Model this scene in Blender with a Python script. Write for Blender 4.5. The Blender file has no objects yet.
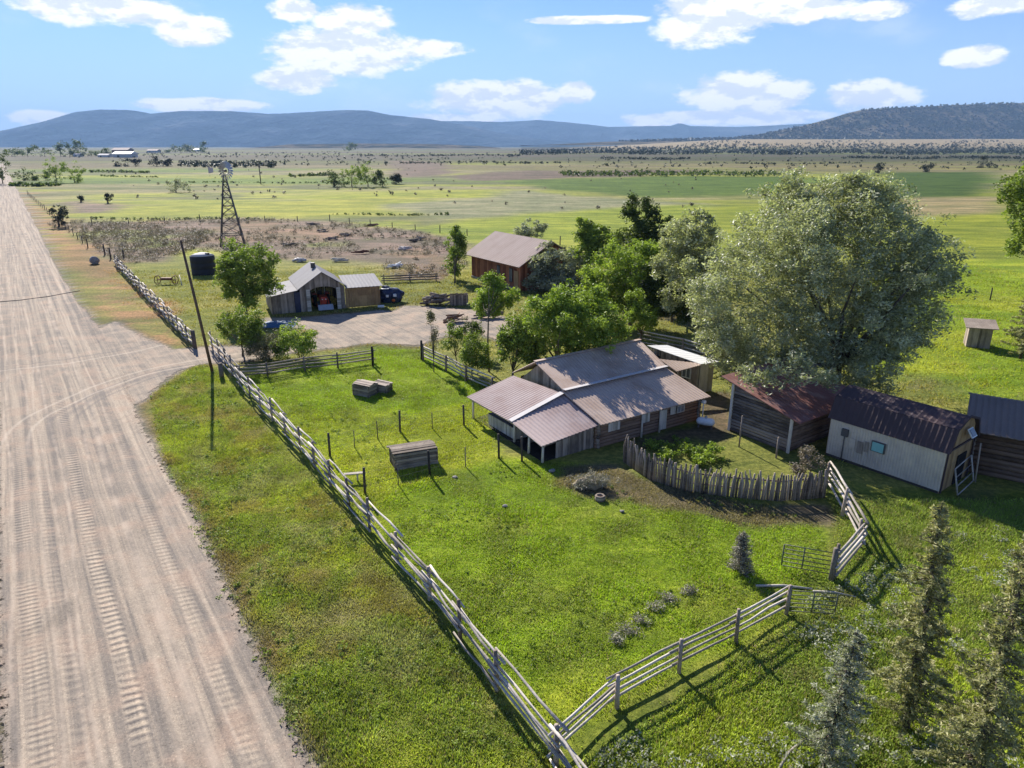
import bpy, bmesh, math, random
import numpy as np
from mathutils import Vector, Matrix
R = math.radians
random.seed(7); RNG = np.random.default_rng(7)
scene = bpy.context.scene
COL = scene.collection

# ------------------------------------------------------------------ camera
CAM_H = 17.0; F_PX = 700.0; PITCH = R(18.8)
cd = bpy.data.cameras.new('camera'); cam = bpy.data.objects.new('camera', cd); COL.objects.link(cam)
cam.location = (0, 0, CAM_H); cam.rotation_euler = (R(90) - PITCH, 0, 0)
cd.sensor_width = 36; cd.lens = 36 * F_PX / 1024; cd.clip_start = 0.5; cd.clip_end = 60000
scene.camera = cam
# ------------------------------------------------------------------ world, sun, exposure
SUN_EL = 32.0; SUN_AZ = -25.0          # azimuth measured from +Y towards +X
SKY_STRENGTH = 0.095; SUN_STRENGTH = 5.0; EXPOSURE = 0.92
HAZE = 6.0e-5
scene.view_settings.view_transform = 'Standard'; scene.view_settings.look = 'None'
scene.view_settings.exposure = EXPOSURE; scene.view_settings.gamma = 1
world = bpy.data.worlds.new('World'); scene.world = world; world.use_nodes = True

class NT:
    """tiny node-graph helper"""
    def __init__(s, tree): s.t = tree; s.n = tree.nodes; s.l = tree.links
    def node(s, typ, **kw):
        n = s.n.new(typ)
        for k, v in kw.items(): setattr(n, k, v)
        return n
    def put(s, sock, v):
        if isinstance(v, bpy.types.NodeSocket): s.l.new(v, sock)
        elif v is not None:
            try: sock.default_value = v
            except Exception:
                sock.default_value = (*v, 1) if len(v) == 3 else v
    def math(s, op, a, b=None, c=None, clamp=False):
        n = s.node('ShaderNodeMath', operation=op, use_clamp=clamp)
        s.put(n.inputs[0], a)
        if b is not None: s.put(n.inputs[1], b)
        if c is not None: s.put(n.inputs[2], c)
        return n.outputs[0]
    def mix(s, f, a, b, typ='MIX'):
        n = s.node('ShaderNodeMix', data_type='RGBA', blend_type=typ)
        s.put(n.inputs[0], f); s.put(n.inputs[6], a); s.put(n.inputs[7], b)
        return n.outputs[2]
    def noise(s, vec, scale, detail=3, rough=0.55):
        n = s.node('ShaderNodeTexNoise'); s.put(n.inputs['Vector'], vec)
        n.inputs['Scale'].default_value = scale; n.inputs['Detail'].default_value = detail; n.inputs['Roughness'].default_value = rough
        return n.outputs[0]
    def ramp(s, f, lo, hi, a=0.0, b=1.0):
        n = s.node('ShaderNodeMapRange', interpolation_type='SMOOTHSTEP'); s.put(n.inputs[0], f)
        n.inputs[1].default_value = lo; n.inputs[2].default_value = hi; n.inputs[3].default_value = a; n.inputs[4].default_value = b
        return n.outputs[0]
    def mapping(s, vec, scale=(1, 1, 1), rot=(0, 0, 0), loc=(0, 0, 0)):
        n = s.node('ShaderNodeMapping'); s.put(n.inputs[0], vec)
        n.inputs['Scale'].default_value = scale; n.inputs['Rotation'].default_value = rot; n.inputs['Location'].default_value = loc
        return n.outputs[0]
    def attr(s, name, out='Color'):
        n = s.node('ShaderNodeAttribute', attribute_name=name); return n.outputs[out]
    def bump(s, h, strength=0.5, dist=0.05):
        n = s.node('ShaderNodeBump'); s.put(n.inputs['Height'], h); n.inputs['Strength'].default_value = strength
        n.inputs['Distance'].default_value = dist; return n.outputs[0]

def px_dir(px, py):
    u = (px - 512) / F_PX; v = (384 - py) / F_PX; c, s = math.cos(PITCH), math.sin(PITCH)
    return (u, c + v * s, -s + v * c)
def G(px, py, z=0.0):
    """ground-survey helper: where a sight line of the photograph meets height z"""
    d = px_dir(px, py); k = (z - CAM_H) / d[2]; return (d[0] * k, d[1] * k)
def AY(px, py, Y):
    d = px_dir(px, py); k = Y / d[1]; return (d[0] * k, Y, CAM_H + d[2] * k)

def build_sky():
    w = NT(world.node_tree); w.n.clear()
    out = w.node('ShaderNodeOutputWorld'); bg = w.node('ShaderNodeBackground'); w.l.new(bg.outputs[0], out.inputs[0])
    sky = w.node('ShaderNodeTexSky', sky_type='NISHITA', sun_disc=False)
    sky.sun_elevation = R(SUN_EL); sky.sun_rotation = R(SUN_AZ); sky.air_density = 1.0; sky.dust_density = 0.25; sky.ozone_density = 2.6; sky.altitude = 1900
    tc = w.node('ShaderNodeTexCoord'); sep = w.node('ShaderNodeSeparateXYZ'); w.l.new(tc.outputs['Generated'], sep.inputs[0])
    X, Y, Z = sep.outputs
    az = w.math('ARCTAN2', X, Y); el = w.math('ARCSINE', Z)
    nv = w.node('ShaderNodeCombineXYZ'); w.l.new(az, nv.inputs[0]); w.l.new(w.math('MULTIPLY', el, 2.2), nv.inputs[1])
    n1 = w.noise(nv.outputs[0], 16, 6, 0.62); n2 = w.noise(nv.outputs[0], 5, 4, 0.55)
    clouds = [(100, 6, 75, 15), (192, 29, 34, 15), (296, 10, 26, 10), (352, 20, 44, 15), (345, 52, 74, 24), (420, 48, 50, 9), (296, 80, 42, 12), (202, 105, 56, 7),
              (40, 117, 26, 7), (500, 100, 80, 20), (576, 93, 20, 11), (712, 16, 58, 27), (800, 8, 60, 13), (744, 94, 62, 21), (735, 117, 95, 8),
              (872, 96, 42, 14), (976, 57, 24, 9), (990, 6, 30, 10), (652, 120, 30, 7), (880, 10, 30, 9), (590, 20, 70, 4), (460, 119, 60, 6)]
    tot = None
    for (cx, cy, rx, ry) in clouds:
        d = px_dir(cx, cy); L = math.sqrt(sum(q * q for q in d)); a0 = math.atan2(d[0], d[1]); e0 = math.asin(d[2] / L)
        ra = rx / F_PX * 0.86; re = ry / F_PX * 0.86
        dx = w.math('MULTIPLY', w.math('SUBTRACT', az, a0), 1 / ra); dy = w.math('MULTIPLY', w.math('SUBTRACT', el, e0), 1 / re)
        v = w.math('SUBTRACT', 1.0, w.math('ADD', w.math('MULTIPLY', dx, dx), w.math('MULTIPLY', dy, dy)))
        v = w.math('MAXIMUM', v, -1.2)
        tot = v if tot is None else w.math('SMOOTH_MAX', tot, v, 0.35)
    fld = w.math('ADD', tot, w.math('MULTIPLY', w.math('SUBTRACT', n1, 0.5), 2.9))
    fld = w.math('ADD', fld, w.math('MULTIPLY', w.math('SUBTRACT', w.noise(nv.outputs[0], 70, 4, 0.65), 0.5), 0.9))
    m = w.ramp(fld, -0.35, 0.45)
    thin = w.math('MULTIPLY', w.ramp(n2, 0.5, 0.8), 0.28)
    m = w.math('MAXIMUM', m, thin)
    up = w.ramp(el, 0.0, 0.02)
    m = w.math('MULTIPLY', m, up)
    tcol = w.mix(1.0, sky.outputs[0], (0.50, 0.62, 0.93, 1), 'MULTIPLY')
    hz = w.ramp(el, 0.0, 0.25, 0.75, 0.0)
    tcol = w.mix(hz, tcol, (2.9, 4.05, 5.7, 1))
    nlo = w.noise(w.mapping(nv.outputs[0], loc=(0, 0.022, 0)), 16, 6, 0.62)
    shade = w.ramp(w.math('SUBTRACT', n1, nlo), -0.07, 0.05)
    cc = w.mix(shade, (4.9, 5.3, 6.2, 1), (6.9, 6.9, 7.0, 1))
    res = w.mix(m, tcol, cc)
    w.l.new(res, bg.inputs[0]); bg.inputs[1].default_value = SKY_STRENGTH
build_sky()
sd = bpy.data.lights.new('sun', 'SUN'); sd.energy = SUN_STRENGTH; sd.angle = R(0.5); sd.color = (1.0, 0.955, 0.88)
sun = bpy.data.objects.new('sun', sd); COL.objects.link(sun)
sv = Vector((math.sin(R(SUN_AZ)) * math.cos(R(SUN_EL)), math.cos(R(SUN_AZ)) * math.cos(R(SUN_EL)), math.sin(R(SUN_EL))))
sun.rotation_euler = sv.to_track_quat('Z', 'Y').to_euler(); sun.location = (0, 0, 60)

# ------------------------------------------------------------------ mesh helpers
def tag(o, label=None, cat=None, group=None, kind=None):
    if label: o['label'] = label
    if cat: o['category'] = cat
    if group: o['group'] = group
    if kind: o['kind'] = kind
    return o
def thing(name, label, cat, loc=(0, 0, 0), group=None, rz=0.0):
    o = bpy.data.objects.new(name, None); COL.objects.link(o); o.empty_display_size = 0.3
    o.location = loc if len(loc) == 3 else (loc[0], loc[1], 0); o.rotation_euler = (0, 0, rz)
    return tag(o, label, cat, group)
def root_loc(p):
    while p.parent: p = p.parent
    return p.location
def arr_mesh(name, V, Fc, mat, parent=None, attrs=None, smooth=False, world=True):
    """V (n,3), Fc (m,k) arrays -> one mesh object; world coords are re-based on the thing's root"""
    V = np.asarray(V, dtype=np.float32); Fc = np.asarray(Fc, dtype=np.int32)
    off = (0, 0, 0)
    if parent is not None and world: off = tuple(root_loc(parent))
    me = bpy.data.meshes.new(name); me.vertices.add(len(V)); me.vertices.foreach_set('co', (V - np.array(off, dtype=np.float32)).ravel())
    k = Fc.shape[1]; me.loops.add(Fc.size); me.loops.foreach_set('vertex_index', Fc.ravel())
    me.polygons.add(len(Fc)); me.polygons.foreach_set('loop_start', np.arange(0, Fc.size, k, dtype=np.int32))
    me.polygons.foreach_set('loop_total', np.full(len(Fc), k, dtype=np.int32))
    if smooth: me.polygons.foreach_set('use_smooth', np.ones(len(Fc), dtype=bool))
    me.update(calc_edges=True)
    for an, (typ, data) in (attrs or {}).items():
        a = me.attributes.new(an, typ, 'POINT')
        if typ == 'FLOAT': a.data.foreach_set('value', np.asarray(data, dtype=np.float32).ravel())
        else: a.data.foreach_set('color', np.asarray(data, dtype=np.float32).ravel())
    me.materials.append(mat)
    o = bpy.data.objects.new(name, me); COL.objects.link(o)
    if parent is not None: o.parent = parent
    return o

class MB:
    """collects primitives in world coordinates, then links them as ONE mesh"""
    def __init__(s): s.v = []; s.f = []; s.t = []; s.sm = []
    def add(s, vs, fs, tint=None, smooth=False):
        b = len(s.v); tint = random.random() if tint is None else tint
        s.v += [tuple(x) for x in vs]; s.t += [tint] * len(vs)
        for f in fs: s.f.append(tuple(b + i for i in f)); s.sm.append(smooth)
        return s
    def box(s, c, size, rz=0.0, rx=0.0, ry=0.0, tint=None):
        M = Matrix.Translation(c) @ Matrix.Rotation(rz, 4, 'Z') @ Matrix.Rotation(ry, 4, 'Y') @ Matrix.Rotation(rx, 4, 'X')
        hx, hy, hz = size[0] / 2, size[1] / 2, size[2] / 2
        vs = [M @ Vector((x, y, z)) for x in (-hx, hx) for y in (-hy, hy) for z in (-hz, hz)]
        return s.add(vs, [(0, 1, 3, 2), (4, 6, 7, 5), (0, 4, 5, 1), (2, 3, 7, 6), (0, 2, 6, 4), (1, 5, 7, 3)], tint)
    def beam(s, p0, p1, w, h, tint=None):
        """rectangular bar from p0 to p1: w sideways, h upwards"""
        p0, p1 = Vector(p0), Vector(p1); d = (p1 - p0).normalized()
        sd_ = d.cross(Vector((0, 0, 1)));
        if sd_.length < 1e-3: sd_ = Vector((1, 0, 0))
        sd_.normalize(); up = sd_.cross(d).normalized()
        vs = [p + sd_ * a * w / 2 + up * b * h / 2 for p in (p0, p1) for a in (-1, 1) for b in (-1, 1)]
        return s.add(vs, [(0, 1, 3, 2), (4, 6, 7, 5), (0, 4, 5, 1), (2, 3, 7, 6), (0, 2, 6, 4), (1, 5, 7, 3)], tint)
    def tube(s, pts, rs, n=7, tint=None, cap=True):
        pts = [Vector(p) for p in pts]
        if not hasattr(rs, '__len__'): rs = [rs] * len(pts)
        vs = []; prev = None
        for i, p in enumerate(pts):
            d = (pts[min(i + 1, len(pts) - 1)] - pts[max(i - 1, 0)])
            if d.length < 1e-6: d = Vector((0, 0, 1))
            d.normalize()
            a = d.cross(Vector((0, 0, 1)) if abs(d.z) < 0.9 else Vector((1, 0, 0))).normalized() if prev is None else (prev - d * prev.dot(d)).normalized()
            prev = a; b = d.cross(a)
            vs += [p + (a * math.cos(2 * math.pi * k / n) + b * math.sin(2 * math.pi * k / n)) * rs[i] for k in range(n)]
        fs = [(i * n + k, i * n + (k + 1) % n, (i + 1) * n + (k + 1) % n, (i + 1) * n + k) for i in range(len(pts) - 1) for k in range(n)]
        if cap: fs += [tuple(range(n))[::-1], tuple((len(pts) - 1) * n + k for k in range(n))]
        return s.add(vs, fs, tint, True)
    def blob(s, c, r, n=2, jit=0.2, tint=None, sz=(1, 1, 1)):
        bm = bmesh.new(); bmesh.ops.create_icosphere(bm, subdivisions=n, radius=1)
        ph = [random.uniform(0, 6.28) for _ in range(4)]
        vs = []
        for v in bm.verts:
            k = 1 + jit * (math.sin(v.co.x * 3.1 + ph[0]) * math.sin(v.co.y * 3.7 + ph[1]) + 0.6 * math.sin(v.co.z * 6.3 + ph[2]) * math.sin(v.co.x * 7 + ph[3])) + random.uniform(-.3, .3) * jit
            vs.append((c[0] + v.co.x * r * k * sz[0], c[1] + v.co.y * r * k * sz[1], c[2] + v.co.z * r * k * sz[2]))
        fs = [tuple(v.index for v in f.verts) for f in bm.faces]; bm.free()
        return s.add(vs, fs, tint)
    def poly(s, pts, tint=None): return s.add(pts, [tuple(range(len(pts)))], tint)
    def prism(s, base, dz, tint=None):
        """base: list of 3-D points, swept by vector dz"""
        n = len(base); d = Vector(dz); vs = [Vector(p) for p in base] + [Vector(p) + d for p in base]
        fs = [tuple(range(n))[::-1], tuple(n + i for i in range(n))] + [(i, (i + 1) % n, n + (i + 1) % n, n + i) for i in range(n)]
        return s.add(vs, fs, tint)
    def build(s, name, mat, parent=None, world=True):
        off = Vector(root_loc(parent)) if (parent is not None and world) else Vector((0, 0, 0))
        me = bpy.data.meshes.new(name); me.from_pydata([tuple(Vector(v) - off) for v in s.v], [], s.f)
        me.polygons.foreach_set('use_smooth', s.sm)
        a = me.attributes.new('tint', 'FLOAT', 'POINT'); a.data.foreach_set('value', s.t)
        me.materials.append(mat); me.update()
        bm = bmesh.new(); bm.from_mesh(me); bmesh.ops.recalc_face_normals(bm, faces=bm.faces); bm.to_mesh(me); bm.free()
        o = bpy.data.objects.new(name, me); COL.objects.link(o)
        if parent is not None: o.parent = parent
        return o
def frame(x0, y0, deg):
    a = R(deg); ca, sa = math.cos(a), math.sin(a)
    return lambda u, v, z=0.0: Vector((x0 + u * ca - v * sa, y0 + u * sa + v * ca, z))

# value noise (numpy) for terrain and zone edges
_T = RNG.random((256, 256))
def vnoise(x, y, sc):
    x = np.asarray(x) / sc; y = np.asarray(y) / sc; xi = np.floor(x).astype(int); yi = np.floor(y).astype(int); fx = x - xi; fy = y - yi
    fx = fx * fx * (3 - 2 * fx); fy = fy * fy * (3 - 2 * fy); g = lambda a, b: _T[a % 256, b % 256]
    return (g(xi, yi) * (1 - fx) + g(xi + 1, yi) * fx) * (1 - fy) + (g(xi, yi + 1) * (1 - fx) + g(xi + 1, yi + 1) * fx) * fy
def fbm(x, y, sc, o=4):
    t = 0; a = 1; w = 0
    for i in range(o): t = t + a * vnoise(x + 37.1 * i, y - 11.7 * i, sc / 2 ** i); w += a; a *= 0.55
    return t / w
def smooth(x, a, b):
    t = np.clip((x - a) / (b - a), 0, 1); return t * t * (3 - 2 * t)
def sdist(x, y, poly):
    """signed distance (positive inside) to a polygon, vectorised"""
    x = np.asarray(x, float); y = np.asarray(y, float); d = np.full(x.shape, 1e18); ins = np.zeros(x.shape, bool); n = len(poly)
    for i in range(n):
        (ax, ay), (bx, by) = poly[i], poly[(i + 1) % n]; ex, ey = bx - ax, by - ay
        t = np.clip(((x - ax) * ex + (y - ay) * ey) / (ex * ex + ey * ey + 1e-12), 0, 1)
        d = np.minimum(d, (x - ax - t * ex) ** 2 + (y - ay - t * ey) ** 2)
        c = ((ay > y) != (by > y)); xx = ax + (y - ay) * ex / (ey if abs(ey) > 1e-9 else 1e-9); ins ^= c & (x < xx)
    return np.where(ins, 1, -1) * np.sqrt(d)

# ------------------------------------------------------------------ materials
def new_mat(name):
    m = bpy.data.materials.new(name); m.use_nodes = True; t = NT(m.node_tree); t.n.clear()
    out = t.node('ShaderNodeOutputMaterial'); b = t.node('ShaderNodeBsdfPrincipled'); t.l.new(b.outputs[0], out.inputs[0])
    tc = t.node('ShaderNodeTexCoord'); return m, t, b, out, tc.outputs['Object']
def m_wood(name, dark, light, rough=0.85, grain=(3, 3, 14), spots=0.35, axis=None):
    """weathered timber: per-board tint, streaks, knots"""
    m, t, b, out, oc = new_mat(name)
    n1 = t.noise(t.mapping(oc, grain), 1.5, 5, 0.65); n2 = t.noise(oc, 1.1, 4); n3 = t.noise(oc, 16, 3, 0.7); tn = t.attr('tint', 'Fac')
    f = t.math('ADD', t.math('MULTIPLY', n1, 0.7), t.math('MULTIPLY', tn, 0.55)); f = t.math('ADD', f, t.math('MULTIPLY', t.math('SUBTRACT', n2, 0.5), 0.6))
    c = t.mix(t.ramp(f, 0.25, 0.95), dark, light)
    c = t.mix(t.math('MULTIPLY', t.ramp(n3, 0.55, 0.75), spots), c, tuple(q * 0.4 for q in dark[:3]))
    t.put(b.inputs['Base Color'], c); b.inputs['Roughness'].default_value = rough; b.inputs['Specular IOR Level'].default_value = 0.25
    t.l.new(t.bump(n1, 0.4, 0.03), b.inputs['Normal']); return m
def m_metal(name, col, rust, rustamt=0.35, metallic=0.35, rough=0.75, scale=0.5, streak=None):
    m, t, b, out, oc = new_mat(name)
    n1 = t.noise(oc, scale, 5, 0.6); n2 = t.noise(oc, 9, 4, 0.7); tn = t.attr('tint', 'Fac')
    c = t.mix(t.math('MULTIPLY', t.ramp(n1, 0.42, 0.68), rustamt), col, rust)
    c = t.mix(t.math('MULTIPLY', t.ramp(n2, 0.5, 0.8), 0.35), c, tuple(q * 0.55 for q in rust[:3]))
    c = t.mix(t.math('MULTIPLY', tn, 0.3), c, tuple(min(1, q * 1.25) for q in col[:3]))
    t.put(b.inputs['Base Color'], c); b.inputs['Metallic'].default_value = metallic if metallic > .5 else 0.0; b.inputs['Specular IOR Level'].default_value = 0.3
    t.put(b.inputs['Roughness'], t.math('ADD', rough - 0.1, t.math('MULTIPLY', n2, 0.3)))
    t.l.new(t.bump(n2, 0.15, 0.01), b.inputs['Normal']); return m
def m_plain(name, col, rough=0.6, metallic=0.0, var=0.25, sc=4.0, spec=0.4):
    m, t, b, out, oc = new_mat(name)
    n = t.noise(oc, sc, 4, 0.6); c = t.mix(t.math('MULTIPLY', t.ramp(n, 0.35, 0.7), var), col, tuple(q * 0.45 for q in col[:3]))
    t.put(b.inputs['Base Color'], c); b.inputs['Roughness'].default_value = rough; b.inputs['Metallic'].default_value = metallic
    b.inputs['Specular IOR Level'].default_value = spec; return m
def m_leaf(name, a, bcol, c=None, transl=0.35, rough=0.6, spec=0.3):
    m, t, b, out, oc = new_mat(name)
    tn = t.attr('tint', 'Fac'); n = t.noise(oc, 0.5, 3); f = t.math('ADD', t.math('MULTIPLY', tn, 0.75), t.math('MULTIPLY', n, 0.35))
    col = t.mix(t.ramp(f, 0.15, 0.95), a, bcol)
    if c: col = t.mix(t.ramp(tn, 0.86, 0.97), col, c)
    t.put(b.inputs['Base Color'], col); b.inputs['Roughness'].default_value = rough; b.inputs['Specular IOR Level'].default_value = spec
    tr = t.node('ShaderNodeBsdfTranslucent'); t.l.new(t.mix(1.0, col, (1.15, 1.25, 0.6, 1), 'MULTIPLY'), tr.inputs[0])
    ms = t.node('ShaderNodeMixShader'); ms.inputs[0].default_value = transl; t.l.new(b.outputs[0], ms.inputs[1]); t.l.new(tr.outputs[0], ms.inputs[2]); t.l.new(ms.outputs[0], out.inputs[0])
    return m
c4 = lambda *a: (*a, 1)
M = dict(
    rail=m_wood('rail_wood', (0.22, 0.19, 0.155), (0.62, 0.55, 0.47), grain=(5, 5, 5), spots=0.3),
    post=m_wood('post_wood', (0.07, 0.055, 0.045), (0.22, 0.185, 0.15), grain=(6, 6, 2)),
    greylog=m_wood('grey_log', (0.075, 0.058, 0.045), (0.36, 0.29, 0.225), grain=(1.5, 1.5, 8)),
    brownlog=m_wood('brown_log', (0.08, 0.048, 0.032), (0.28, 0.18, 0.12), grain=(1.5, 1.5, 8)),
    plank=m_wood('grey_plank', (0.14, 0.108, 0.08), (0.46, 0.37, 0.29), grain=(7, 7, 1)),
    paleplank=m_wood('pale_plank', (0.30, 0.26, 0.20), (0.66, 0.59, 0.49), grain=(7, 7, 1), spots=0.5),
    redwood=m_wood('red_plank', (0.16, 0.05, 0.025), (0.42, 0.17, 0.085), grain=(5, 5, 1), spots=0.25),
    tanwood=m_wood('tan_board', (0.22, 0.13, 0.06), (0.46, 0.29, 0.14), grain=(4, 4, 1.2), spots=0.3),
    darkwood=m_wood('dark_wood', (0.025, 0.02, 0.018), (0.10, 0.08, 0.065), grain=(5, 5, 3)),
    bark=m_wood('bark', (0.05, 0.04, 0.03), (0.17, 0.135, 0.10), grain=(6, 6, 1.5)),
    roof=m_metal('grey_rusty_roof', (0.49, 0.37, 0.29), (0.30, 0.185, 0.12), 0.65),
    roof2=m_metal('rose_porch_roof', (0.40, 0.31, 0.28), (0.24, 0.13, 0.10), 0.5),
    ridge=m_metal('pale_flashing', (0.52, 0.48, 0.45), (0.3, 0.24, 0.2), 0.3),
    redroof=m_metal('faded_red_roof', (0.21, 0.085, 0.065), (0.36, 0.22, 0.18), 0.7, 0.2, 0.7, 0.8),
    brownroof=m_metal('dark_brown_roof', (0.060, 0.040, 0.042), (0.12, 0.065, 0.055), 0.4, 0.3, 0.65),
    slateroof=m_metal('slate_roof', (0.21, 0.155, 0.12), (0.12, 0.08, 0.06), 0.4, 0.3, 0.7),
    cabroof=m_metal('pinkish_roof', (0.33, 0.24, 0.20), (0.25, 0.16, 0.13), 0.4),
    barnroof=m_metal('galvanised_roof', (0.30, 0.28, 0.27), (0.25, 0.21, 0.19), 0.3),
    whiteroof=m_metal('white_roof', (0.72, 0.70, 0.66), (0.5, 0.44, 0.38), 0.2, 0.1),
    siding=m_metal('cream_siding', (0.62, 0.52, 0.40), (0.26, 0.22, 0.19), 0.5, 0.05, 0.55, 0.7),
    steel=m_metal('galvanised_steel', (0.42, 0.43, 0.45), (0.25, 0.2, 0.17), 0.3, 0.6, 0.45, 3),
    darksteel=m_metal('dark_steel', (0.10, 0.095, 0.09), (0.12, 0.06, 0.04), 0.5, 0.4, 0.55, 3),
    greengate=m_metal('green_gate_paint', (0.10, 0.12, 0.08), (0.14, 0.07, 0.04), 0.4, 0.3, 0.5, 2),
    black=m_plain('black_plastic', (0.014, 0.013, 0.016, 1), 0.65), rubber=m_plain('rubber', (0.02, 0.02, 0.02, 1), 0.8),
    dark=m_plain('interior_shade_black', (0.012, 0.010, 0.010, 1), 0.9), white=m_plain('white_paint', (0.75, 0.75, 0.72, 1), 0.5),
    red=m_plain('tractor_red', (0.50, 0.045, 0.02, 1), 0.4), orange=m_plain('orange_paint', (0.6, 0.13, 0.03, 1), 0.45),
    rust=m_plain('rust_iron', (0.17, 0.055, 0.03, 1), 0.75, 0.2, 0.6), blue=m_plain('blue_tarp', (0.06, 0.13, 0.22, 1), 0.7),
    bluedark=m_plain('navy_tarp', (0.028, 0.038, 0.085, 1), 0.42, 0, 0.6, 2), teal=m_plain('teal_paint', (0.25, 0.52, 0.47, 1), 0.4, 0, 0.15),
    glass=m_plain('dusty_glass', (0.16, 0.17, 0.18, 1), 0.15, 0, 0.3, 2, 0.6), panel=m_plain('solar_cells', (0.05, 0.06, 0.10, 1), 0.12, 0, 0.1, 2, 0.8),
    straw=m_plain('dry_straw', (0.34, 0.27, 0.17, 1), 0.9, 0, 0.5, 9), stone=m_plain('field_stone', (0.30, 0.27, 0.24, 1), 0.9, 0, 0.5, 5),
    creamwall=m_plain('cream_wall', (0.6, 0.56, 0.5, 1), 0.7), yellow=m_plain('yellow_door', (0.45, 0.36, 0.16, 1), 0.7),
    lf_green=m_leaf('leaf_green', c4(0.085, 0.12, 0.02), c4(0.32, 0.40, 0.07)),
    lf_lime=m_leaf('leaf_lime', c4(0.10, 0.155, 0.02), c4(0.40, 0.49, 0.08)),
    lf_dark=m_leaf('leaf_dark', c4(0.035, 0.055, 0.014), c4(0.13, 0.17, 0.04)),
    lf_willow=m_leaf('leaf_willow', c4(0.15, 0.165, 0.07), c4(0.58, 0.58, 0.37), c4(0.76, 0.75, 0.58), .35, .5, .5),
    lf_silver=m_leaf('leaf_silver', c4(0.16, 0.17, 0.11), c4(0.52, 0.52, 0.40)),
    lf_sage=m_leaf('leaf_sage', c4(0.10, 0.08, 0.055), c4(0.32, 0.26, 0.19), None, 0.15),
    lf_spruce=m_leaf('leaf_spruce', c4(0.15, 0.155, 0.055), c4(0.52, 0.49, 0.24), c4(0.66, 0.55, 0.34), 0.3),
    lf_blue=m_leaf('leaf_blue_spruce', c4(0.16, 0.17, 0.10), c4(0.52, 0.52, 0.38), None, 0.3),
    lf_twig=m_leaf('leaf_twig', c4(0.11, 0.10, 0.05), c4(0.24, 0.22, 0.11), None, 0.2),
    lf_juniper=m_leaf('leaf_juniper', c4(0.018, 0.024, 0.012), c4(0.06, 0.07, 0.035), None, 0.1),
    lf_grey=m_leaf('leaf_grey', c4(0.17, 0.155, 0.12), c4(0.42, 0.38, 0.29), None, 0.15),
)
# ------------------------------------------------------------------ the setting: ground
RD = np.array((-0.5736, 0.8192)); RN = np.array((0.8192, 0.5736))         # road direction and its right-hand normal
gp = lambda L: [G(*p) for p in L]
def road_mask(x, y):
    t = x * RN[0] + y * RN[1]; wob = (fbm(x, y, 9, 3) - .5) * 1.0
    return np.minimum(t + 3.15 + wob * .3, 4.35 + 1.1 * np.exp(-((y - 62) / 14) ** 2) + wob - t)
DRIVE = gp([(60, 345), (115, 322), (150, 341), (172, 350), (200, 347), (232, 347), (262, 352), (300, 345), (318, 330), (268, 325), (262, 318), (300, 318), (384, 310), (392, 312),
            (402, 306), (425, 306), (470, 310), (505, 318), (560, 330), (520, 345), (470, 332), (440, 338), (420, 346), (375, 343), (320, 349), (250, 360), (226, 362), (200, 363), (176, 372),
            (160, 384), (146, 400), (100, 420)])
def drive_mask(x, y): return sdist(x, y, DRIVE) + (fbm(x, y, 4, 3) - .5) * 1.2
def far_rise(x, y):
    r = x / np.maximum(y, 1.0)
    return smooth(y, 1500, 4300) * smooth(r, 0.02, 0.34) * 52 + smooth(y, 900, 3000) * 6 * (fbm(x, y, 900, 3) - .5)
def ground_z(x, y):
    x = np.asarray(x, float); y = np.asarray(y, float)
    near = (fbm(x, y, 3.0, 3) - .5) * .09
    mask = smooth(np.maximum(road_mask(x, y), drive_mask(x, y)), -0.5, .8)
    z = near * (1 - mask) - 0.03 * mask
    z = z + smooth(y, 140, 400) * (fbm(x, y, 120, 3) - .5) * 1.2
    return z + far_rise(x, y)
def axis(fine0, fine1, step, lo, hi, g):
    a = list(np.arange(fine0, fine1 + 1e-6, step)); s = step; v = a[-1]
    while v < hi: s = min(s * g, 450); v += s; a.append(v)
    s = step; v = a[0]; pre = []
    while v > lo: s = min(s * g, 450); v -= s; pre.append(v)
    return np.array(pre[::-1] + a)
XS = axis(-32, 34, 0.36, -16000, 16000, 1.045); YS = axis(8, 66, 0.36, -300, 16000, 1.032)
GX, GY = np.meshgrid(XS, YS)
gx, gy = GX.ravel(), GY.ravel()
C_LUSH = np.array((0.27, 0.36, 0.025)); C_LUSH2 = np.array((0.42, 0.44, 0.045)); C_FIELD = np.array((0.22, 0.235, 0.055)); C_FIELD2 = np.array((0.32, 0.28, 0.14))
C_MID = np.array((0.20, 0.235, 0.04)); C_DRY = np.array((0.42, 0.25, 0.12)); C_DIRT = np.array((0.235, 0.17, 0.125)); C_SAGE = np.array((0.27, 0.195, 0.15))
C_TAN = np.array((0.42, 0.315, 0.185)); C_GRAV = np.array((0.34, 0.29, 0.245)); C_DGREEN = np.array((0.07, 0.12, 0.018)); C_BRUSH = np.array((0.12, 0.125, 0.06))
Z_SAGE = gp([(40, 219), (96, 222), (250, 219), (330, 221), (420, 232), (462, 245), (474, 268), (440, 281), (395, 279), (380, 268), (330, 262), (250, 262), (190, 250), (165, 262), (120, 262), (108, 257), (92, 249), (60, 233)])
Z_SAGE2 = gp([(52, 203), (75, 200), (125, 204), (112, 213), (60, 214)])
Z_BARNGRASS = gp([(108, 262), (165, 264), (250, 262), (275, 275), (262, 330), (215, 345), (196, 342)])
Z_DRY = gp([(12, 184), (22, 190), (42, 207), (62, 224), (92, 248), (112, 262), (170, 310), (198, 345), (150, 344), (122, 330), (100, 305), (66, 262), (30, 214)])
Z_YARD = gp([(236, 378), (375, 348), (420, 350), (492, 388), (500, 455), (625, 470), (822, 520), (835, 600), (790, 618), (558, 745)])
Z_PEN = gp([(330, 455), (440, 405), (500, 400), (500, 456), (464, 470), (366, 496)])
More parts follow.
